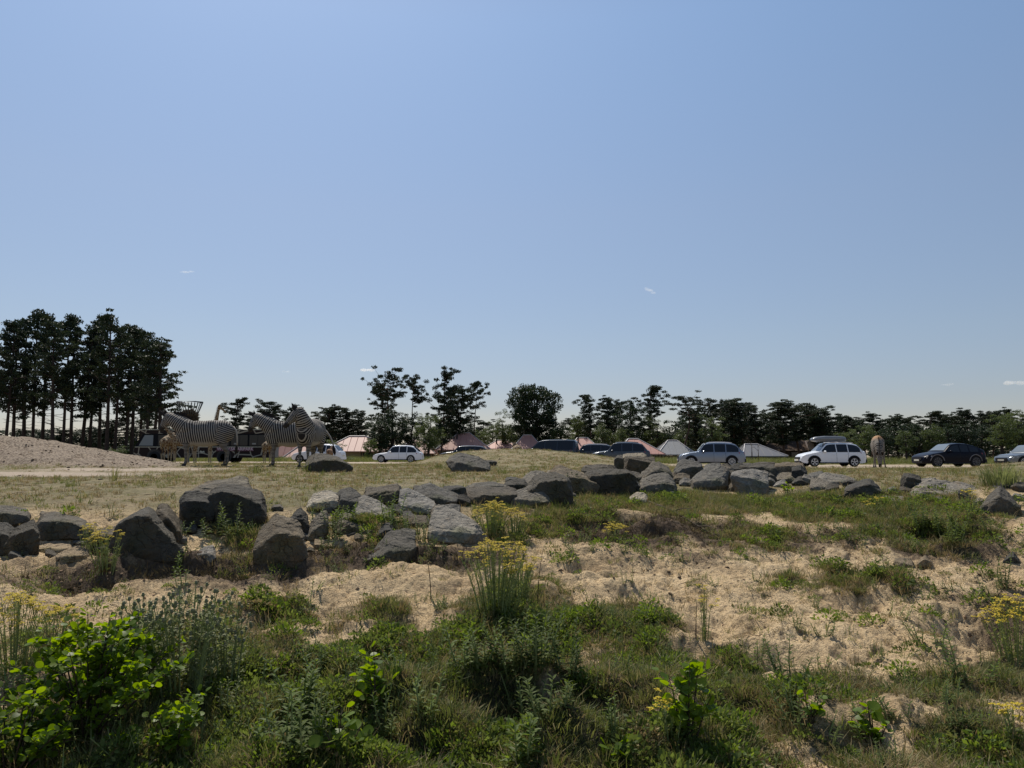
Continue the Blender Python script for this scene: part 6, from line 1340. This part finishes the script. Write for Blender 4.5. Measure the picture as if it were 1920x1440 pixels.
def fleabane(px, py, h, n, label, mat=LIME, seed=1, L=.06, spread=.10, group='leafy upright weeds', nm='leafy_weed', nl=22, w=.32):
    g = G(px, py); rng = random.Random(seed); o = thing(nm, label, 'weed', g, 0, group); st, lf = herb(n, h, int(nl * max(.6, h / .3)), L, L * w, spread, rng)
    obj('stems', st.mesh('stems', STEMG), o, kind='stuff'); obj('leaves', lf.mesh('leaves', mat), o, kind='stuff'); return o
fl = [(398, 1012, .42, 3, 'bright green spire shaped weed before the big split boulder', LIME), (438, 1005, .42, 4, 'taller airy weed right of the bright spire shaped weed', HERB), (478, 1010, .22, 3, 'small pale weed at the right foot of the big split boulder', LIME),
      (585, 985, .26, 4, 'leafy weed under the whitish slab', LIME), (625, 1012, .46, 7, 'broad clump of weeds left of the rust stained stone', HERB), (650, 985, .34, 6, 'bushy weed above the rust stained stone', LIME), (612, 1030, .3, 4, 'weed with narrow leaves above the sand', HERB),
      (735, 985, .42, 8, 'tall leafy weed in the middle of the central rock pile', LIME), (722, 1000, .3, 5, 'dark leafy weed below the tall leafy one', HERB), (690, 1020, .22, 4, 'small weed at the foot of the rust stained stone', LIME), (790, 1010, .36, 8, 'tangled grey green weed left of the large pale boulder', GREYG),
      (758, 1005, .3, 6, 'bushy weed above the tilted slab', HERB), (702, 1058, .08, 2, 'tiny bright weed at the end of the tilted slab', LIME), (820, 1040, .2, 4, 'thin weed hanging over the sand edge', HERB), (340, 1010, .24, 5, 'yellowish weed right of the dark pyramid boulder', LIME), (330, 1075, .3, 5, 'weed on the crumbling slope under the dark pyramid boulder', LIME),
      (68, 1098, .12, 1, 'tiny single weed on the left sand slope', LIME), (345, 1100, .22, 4, 'pale green weed on the lower left slope', LIME), (582, 1135, .16, 2, 'small weed on the grassy lip of the sand hollow', LIME), (555, 1165, .18, 2, 'small upright weed below the sand hollow', HERB),
      (830, 1145, .18, 4, 'dark tuft at the edge of the sand left of the ragwort', HERB), (1098, 1035, .16, 3, 'small bright weed on the sand right of the centre', LIME), (1080, 1030, .14, 4, 'grey green tuft beside the small bright weed', GREYG), (1222, 1165, .15, 5, 'leafy tuft on the lower sand slope', LIME), (1250, 1170, .18, 5, 'darker tuft right of the leafy tuft on the sand', HERB),
      (1525, 1000, .22, 6, 'bright weed clump below the pale flat slab', LIME), (1600, 1015, .30, 8, 'bright green feathery weed in the middle of the right slope', LIME), (1650, 1075, .10, 4, 'little tuft below the bright feathery weed', LIME), (1730, 1000, .46, 10, 'dense dark weed in the hollow at the right', HERB),
      (1770, 1012, .50, 10, 'tallest dense weed in the hollow at the right', HERB), (1800, 1000, .40, 8, 'brownish weed right of the tallest dense one', HERB), (1700, 960, .32, 8, 'leafy weed beside the upright dark stone', HERB), (1655, 930, .24, 7, 'leafy weed right of the dark pyramid stone', LIME), (1835, 975, .28, 6, 'weed at the foot of the big right hand boulder', HERB), (1860, 1000, .3, 5, 'weed growing under the big right hand boulder', HERB),
      (1785, 1020, .35, 8, 'lowest weed of the hollow at the right', HERB), (1005, 1250, .5, 10, 'tall airy weed below the largest ragwort', HERB), (1060, 1270, .42, 8, 'airy weed right of the tall one below the ragwort', HERB), (960, 1270, .42, 10, 'leafy weed in the shade under the ragwort', HERB), (880, 1260, .34, 8, 'fresh green weed with small shining leaves', LIME),
      (905, 1250, .32, 8, 'fresh green weed just left of the shaded one', HERB), (985, 1350, .30, 8, 'nettle like weed at the rim of the dark pit', HERB), (1030, 1345, .32, 7, 'weed hanging over the dark pit', HERB), (560, 1320, .34, 8, 'nettle clump in the lower left meadow', LIME), (610, 1300, .34, 9, 'nettle clump with bright tips right of the first', LIME),
      (530, 1400, .34, 8, 'nettle clump at the bottom edge', LIME), (585, 1425, .36, 9, 'low nettle clump at the bottom edge right of the first', HERB), (730, 1380, .30, 8, 'leafy weed near the bottom of the middle', HERB), (800, 1340, .26, 6, 'star shaped weed in the middle meadow', LIME), (430, 1330, .28, 5, 'grey green young thistle by the large thistle', GREYG),
      (1305, 1270, .25, 4, 'narrow leaved weed above the alder sapling', HERB), (1420, 1260, .3, 5, 'dark narrow weed on the right meadow', HERB), (1480, 1290, .4, 7, 'dark bushy weed right of the alder sapling', HERB), (1500, 1360, .3, 8, 'bushy weed under the dark bushy one', HERB), (1760, 1220, .28, 3, 'upright narrow weed on the right sand', LIME), (1805, 1270, .40, 3, 'tall narrow weed on the right sand', LIME),
      (1832, 1290, .26, 3, 'bright low weed beside the tall narrow weed', LIME), (1710, 1280, .16, 3, 'small weed on the lower right sand', HERB), (1775, 1330, .2, 6, 'weed clump on the lower right meadow', HERB), (1690, 1350, .2, 6, 'weed clump left of the lower right one', HERB), (1700, 1110, .14, 4, 'small dark tuft on the right sand', HERB), (1830, 1115, .14, 6, 'spreading tuft on the right sand slope', HERB),
      (20, 1320, .3, 8, 'long leaved weed behind the alder bush at the left edge', LIME), (205, 1235, .16, 6, 'grassy tuft above the alder bush', HERB), (1620, 1390, .25, 6, 'weed with broad leaves near the bottom right', LIME), (470, 1290, .25, 6, 'leafy weed right of the thistle', HERB)]
for i, a in enumerate(fl): fleabane(a[0], a[1], a[2], max(1, round(a[3] * .75)), a[4], a[5], 100 + i, (.088 if a[2] > .3 else .068) if a[5] is not GREYG else .055, .12 + a[3] * .016)
fleabane(1880, 1105, .46, 4, 'tall loose weed with broad leaves on the sand at the right edge', HERB, 300, .07, .12, w=.4, nl=16)
fleabane(1150, 1400, .34, 3, 'felted mullein spire at the bottom left of the alder sapling', LIME, 301, .06, .05, w=.35)
fleabane(980, 1440, .34, 3, 'mullein with broad pale leaves at the bottom edge of the middle', LIME, 302, .10, .10, w=.42, nl=18)
def dead_stalk(px, py, h, lean, label, seed):
    g = G(px, py); rng = random.Random(seed); o = thing('dry_stalk', label, 'stalk', g, 0, 'dry upright stalks'); m = MB(); p = [np.array([lean * t * t * h, 0, h * t - .02]) for t in np.linspace(0, 1, 6)]; m.tube(p, np.linspace(.006, .002, 6), 5)
    lf = MB()
    for k in range(16):
        q = p[rng.randint(2, 5)] + np.array([0, 0, rng.uniform(-.05, .05)]) * h; b = rng.uniform(0, 6.28); lf.add(*leaf_pts(q, (math.cos(b), math.sin(b), -.3), (0, 0, 1), .05, .012))
    obj('stalk', m.mesh('stalk', STEMB), o); obj('leaves', lf.mesh('leaves', DRYG), o, kind='stuff')
dead_stalk(808, 1125, .66, -.15, 'thin dark stalk leaning over the sand left of the largest ragwort', 1)
dead_stalk(1008, 1140, .62, .1, 'thin dry stalk right of the largest ragwort', 2)
dead_stalk(1305, 1200, .35, .05, 'dry stalk beside the slender ragwort', 3)
dead_stalk(1690, 905, .3, .2, 'dry curled stalk above the large pale table slab', 4)
def thistle(px, py, h, n, spread, label, seed):
    g = G(px, py); rng = random.Random(seed); o = thing('thistle', label, 'thistle', g, 0, 'grey green thistles'); st = MB(); lf = MB(); bd = MB()
    for i in range(n):
        a = rng.uniform(0, 6.28); r = spread * rng.random() ** .55; hh = h * rng.uniform(.6, 1.05); p0 = np.array([.5 * r * math.cos(a), .5 * r * math.sin(a), -.03]); p1 = np.array([r * math.cos(a), r * math.sin(a), hh]); B = lambda t, p0=p0, p1=p1: p0 * (1 - t) + p1 * t + np.array([0, 0, .04 * math.sin(3.1 * t)])
        st.tube([B(0), B(.4), B(.75), B(1)], [.007, .006, .004, .003], 5, False); tips = [B(1)]
        for k in range(rng.randint(2, 5)):
            t = rng.uniform(.5, .9); b = rng.uniform(0, 6.28); q = B(t) + np.array([math.cos(b) * .09, math.sin(b) * .09, rng.uniform(.06, .16)]) * rng.uniform(.6, 1.1); st.tube([B(t), (B(t) + q) / 2 + np.array([math.cos(b) * .02, math.sin(b) * .02, -.01]), q], [.004, .003, .002], 4, False); tips.append(q)
        for q in tips:
            bd.lathe([(.002, -.014), (.011, -.006), (.013, .003), (.008, .012), (.010, .018)], 8, 'Z', q)
            for k in range(7):
                b = k * .9; lf.add([q + np.array([math.cos(b) * .010, math.sin(b) * .010, -.004]), q + np.array([math.cos(b + .3) * .010, math.sin(b + .3) * .010, 0]), q + np.array([math.cos(b) * .026, math.sin(b) * .026, .012])], [(0, 1, 2)])
        for k in range(int(48 * h)):
            t = rng.uniform(.05, .95); b = rng.uniform(0, 6.28); L = rng.uniform(.05, .10) * (1.2 - .7 * t); d = np.array([math.cos(b), math.sin(b), rng.uniform(0, .9)]); lf.add(*leaf_pts(B(t), d, (0, 0, 1), L, L * .2))
            for s in (.4, .7):       # spiny lobes
                q = B(t) + d * L * s; sdv = np.array([-math.sin(b), math.cos(b), .2]) * L * .28
                for sg in (-1, 1): lf.add([q - d * L * .06, q + d * L * .06, q + sdv * sg + d * L * .08], [(0, 1, 2)])
    obj('stems', st.mesh('stems', STEMG), o, kind='stuff'); obj('leaves', lf.mesh('leaves', GREYG), o, kind='stuff'); obj('flower_buds', bd.mesh('flower_buds', BUD, True), o, kind='stuff')
thistle(345, 1305, .68, 24, .36, 'large grey green thistle clump with many round buds on the lower left', 1)
thistle(275, 1280, .60, 13, .24, 'thistle at the left side of the large thistle clump', 2)
thistle(425, 1290, .56, 13, .24, 'thistle at the right side of the large thistle clump', 3)
thistle(938, 950, .22, 4, .08, 'dry thistle standing before the largest wedge boulder', 4) if False else None
thistle(1070, 925, .26, 4, .07, 'dry thistle standing before the largest wedge boulder', 5)
def alder_leaf():
    n = 7; V = []; Fc = []
    out = [(0, 0), (.18, .26), (.42, .42), (.68, .40), (.88, .24), (1.0, .0)]
    for i, (x, w) in enumerate(out): V += [(x, w, .10 * w - .12 * x * x), (x, 0, -.12 * x * x - .0), (x, -w, .10 * w - .12 * x * x)]
    for i in range(5): a = i * 3; Fc += [(a, a + 1, a + 4, a + 3), (a + 1, a + 2, a + 5, a + 4)]
    V += [(-.25, .012, .02), (-.25, -.012, .02)]; Fc.append((1, 18, 19)); return fmesh('leaf', V, Fc, ALDER, True)
ALF = alder_leaf()
def alder(px, py, h, spread, n_st, n_leaf, Ls, label, seed, flat=1.0, nm='alder_bush', cat='bush', limit=300, g=None):
    g = g or G(px, py); rng = random.Random(seed); o = thing(nm, label, cat, g, 0, 'young alders'); st = MB(); tips = []
    for i in range(n_st):
        a = rng.uniform(0, 6.28); r = spread * rng.random() ** .55; hh = h * (1 - .45 * (r / max(spread, .01)) ** 2) * rng.uniform(.65, 1.0); p0 = np.array([.2 * r * math.cos(a), .2 * r * math.sin(a), -.05]); p1 = np.array([r * math.cos(a), r * math.sin(a), hh]); pm = (p0 + p1) / 2 + np.array([-.1 * r * math.cos(a), -.1 * r * math.sin(a), .08 * hh])
        Bz = [p0 * (1 - t) ** 2 + 2 * pm * t * (1 - t) + p1 * t * t for t in np.linspace(0, 1, 6)]; st.tube(Bz, np.linspace(.008, .002, 6), 5, False); tips.append(Bz)
        for k in range(3):
            b = rng.uniform(0, 6.28); q0 = Bz[rng.randint(2, 4)]; q1 = q0 + np.array([math.cos(b), math.sin(b), .5]) * rng.uniform(.08, .2) * h * 1.2; st.tube([q0, q1], [.003, .0015], 4, False); tips.append([q0 * (1 - t) + q1 * t for t in np.linspace(0, 1, 6)])
    obj('stems', st.mesh('stems', WOODY), o); rest = MB(); cnt = 0
    LV = np.array([v.co[:] for v in ALF.vertices]); LF = [tuple(p.vertices) for p in ALF.polygons]
    L = []
    for i in range(n_leaf):
        Bz = tips[rng.randrange(len(tips))]; t = rng.random() ** .7; k = min(4, int(t * 5)); q = Bz[k] * (1 - (t * 5 - k)) + Bz[k + 1] * (t * 5 - k)
        b = rng.uniform(0, 6.28); d = Vector((math.cos(b), math.sin(b), rng.uniform(-.2, 1.1))).normalized(); up = Vector((rng.gauss(0, .8), rng.gauss(0, .8), .8)); y = up.cross(d).normalized(); z = d.cross(y); s = Ls * rng.uniform(.55, 1.15)
        M = Matrix((d, y, z)).transposed().to_4x4(); L.append((q[2] - q[1] * .8, Matrix.Translation(Vector(q) + d * s * .3) @ M @ Matrix.Scale(s, 4)))
    L.sort(key=lambda e: -e[0])
    for i, (_, M) in enumerate(L):
        if i < limit: c = obj('leaf', ALF, o); c.matrix_local = M
        else: rest.add(LV @ np.array(M.to_3x3()).T + np.array(M.translation), LF)
    if rest.n: obj('inner_leaves', rest.mesh('inner_leaves', ALDER, True), o, kind='stuff')
    return o
def gY(px, Y): x = (px - 960) / F * Y / 1.04; return Vector((x, Y, gz(x, Y)))
alder(170, 0, .74, .64, 34, 2900, .046, 'dense young alder bush with large bright leaves in the bottom left corner', 1, g=gY(165, 4.75))
alder(40, 0, .50, .44, 18, 1000, .046, 'lower dark part of the alder thicket cut by the bottom left corner', 2, g=gY(20, 4.35), limit=150)
alder(330, 0, .42, .32, 12, 520, .046, 'small alder at the right of the dense alder bush', 3, g=gY(330, 4.6), limit=200)
alder(1290, 1400, .62, .16, 6, 150, .075, 'alder sapling with toothed leaves on the lower right of the centre', 4, nm='alder_sapling', cat='sapling')
alder(1160, 1442, .2, .12, 3, 26, .07, 'tiny alder sapling at the bottom edge left of the larger one', 5, nm='alder_sapling', cat='sapling')
alder(1640, 1395, .32, .14, 5, 46, .07, 'alder sapling with reddish top leaves near the bottom right', 6, nm='alder_sapling', cat='sapling')
alder(1520, 1360, .22, .12, 4, 34, .06, 'small broad leaved sapling on the right meadow', 7, nm='alder_sapling', cat='sapling')
alder(705, 1350, .55, .13, 6, 80, .075, 'poplar like sapling with pale undersides in the middle meadow', 8, nm='young_poplar', cat='sapling')
alder(640, 1420, .3, .18, 5, 40, .080, 'low sapling with a few large bright leaves in the bottom middle', 9, nm='young_poplar', cat='sapling')
alder(1475, 905 + 20, .22, .12, 4, 50, .05, 'bushy sapling between the square cut boulder and the flat faced stone', 10, nm='leafy_shrub', cat='shrub')
# broom like tuft on the far right and grass tufts on the field
def tuft(px, py, h, spread, n, label, mat=GRASS, group='single tufts on the dry field', w=.004, lean=.5):
    g = G(px, py); V, Fc = blades(n, h, spread, w, random.Random(int(px)), lean); me = fmesh('grass_tuft', V, Fc, mat); o = obj('grass_tuft', me, None, g, label=label, category='tuft', group=group); return o
tuft(1880, 912, .42, .30, 420, 'grey green broom like tuft by the right edge above the big boulder', GREYG, w=.006)
for px, py, h, s, n, lab in [(213, 902, .34, .10, 60, 'grassy weed alone on the track at the left'), (135, 912, .14, .14, 60, 'low tuft left of the grassy weed on the field'), (478, 888, .26, .16, 90, 'tuft on the field below the safari bus'), (575, 885, .3, .14, 80, 'grass at the left foot of the lone dark boulder'),
        (1000, 884, .2, .2, 70, 'grass at the right foot of the lone boulder on the mound'), (826, 880, .22, .14, 70, 'grass at the left foot of the lone boulder on the mound'), (945, 888, .16, .2, 70, 'low green tuft on the slope of the mound'), (1060, 865, .16, .12, 40, 'small tuft high on the grassy mound'), (1230, 878, .2, .2, 60, 'tuft behind the peaked grey stone'),
        (1540, 872, .3, .3, 110, 'tuft in front of the white car'), (1800, 890, .22, .3, 110, 'green weeds right of the large table slab'), (1700, 885, .2, .2, 70, 'tuft behind the upright dark stone'), (1430, 868, .26, .3, 90, 'grass between the two flat boulders and the road')]:
    tuft(px, py, h, s, n, lab)
# dead branch lying down the slope
a = G(1205, 940); b2 = G(1262, 962); c2 = G(1310, 992); d2 = G(1345, 1012)
bo = thing('dead_branch', 'long bare branch lying down the slope from the pale flake of stone', 'branch', a); L_ = [p - a + Vector((0, 0, .03)) for p in (a, b2, c2, d2)]
obj('stem', MB().tube(L_, [.022, .018, .012, .006], 6).mesh('stem', WOODY), bo)
for q, v in ((L_[2], (.12, -.5, .02)), (L_[1], (.2, -.35, .06))): obj('twig', MB().tube([q, q + Vector(v) * .5 + Vector((0, 0, .02)), q + Vector(v)], [.008, .006, .003], 4).mesh('twig', WOODY), bo)
# ------------------------------------------------------------------ small fair weather clouds
def cloud(px, py, wpx, hpx, Y, label, dens, ang=0.0):
    c = P(px, py, Y); sx = wpx / F * Y / 2; sz = hpx / F * Y / 2; rng = random.Random(int(px)); bm = bmesh.new()
    for i in range(7):
        t = rng.uniform(-.8, .8); M = Matrix.Translation((t * sx, rng.uniform(-.3, .3) * sx, -t * sx * math.tan(ang) + rng.uniform(-.2, .2) * sz)) @ Matrix.Diagonal((sx * rng.uniform(.3, .55), sx * .4, sz * rng.uniform(.5, .9), 1)); bmesh.ops.create_icosphere(bm, subdivisions=2, radius=1, matrix=M)
    me = bpy.data.meshes.new('t'); bm.to_mesh(me); bm.free(); me = voxel_mesh(me, max(sz, sx * .12) * .25, 'cloud', [], 6)
    t = NT('cloud_vapour'); t.t.nodes.clear(); out = t.n('ShaderNodeOutputMaterial'); v = t.n('ShaderNodeVolumePrincipled'); v.inputs['Color'].default_value = (1, 1, 1, 1); nz = t.noise(1.1 / sz, 4, .6); t.l(t.math('MULTIPLY', t.ramp(nz, [(.38, 0.0), (.62, 1.0)]), dens * .45 / sz), v.inputs['Density']); v.inputs['Anisotropy'].default_value = .3
    t.l(v.outputs[0], out.inputs['Volume']); me.materials.clear(); me.materials.append(t.m)
    o = obj('cloud', me, None, c); o['label'] = label; o['category'] = 'cloud'; o['group'] = 'small white clouds'
cloud(690, 694, 30, 7, 900, 'small white cloud just above the tall umbrella pine', .9)
cloud(1219, 545, 22, 6, 900, 'small slanting wisp of cloud high in the middle of the sky', .5, math.radians(32))
cloud(354, 510, 26, 4, 900, 'faint wisp of cloud high above the pine grove', .25)
cloud(1903, 718, 40, 10, 900, 'small white cloud at the right edge of the sky', .6)
cloud(1780, 721, 24, 6, 900, 'faint little cloud left of the one at the right edge', .25)
cloud(536, 697, 14, 5, 900, 'faint little cloud left of the one above the umbrella pine', .2)
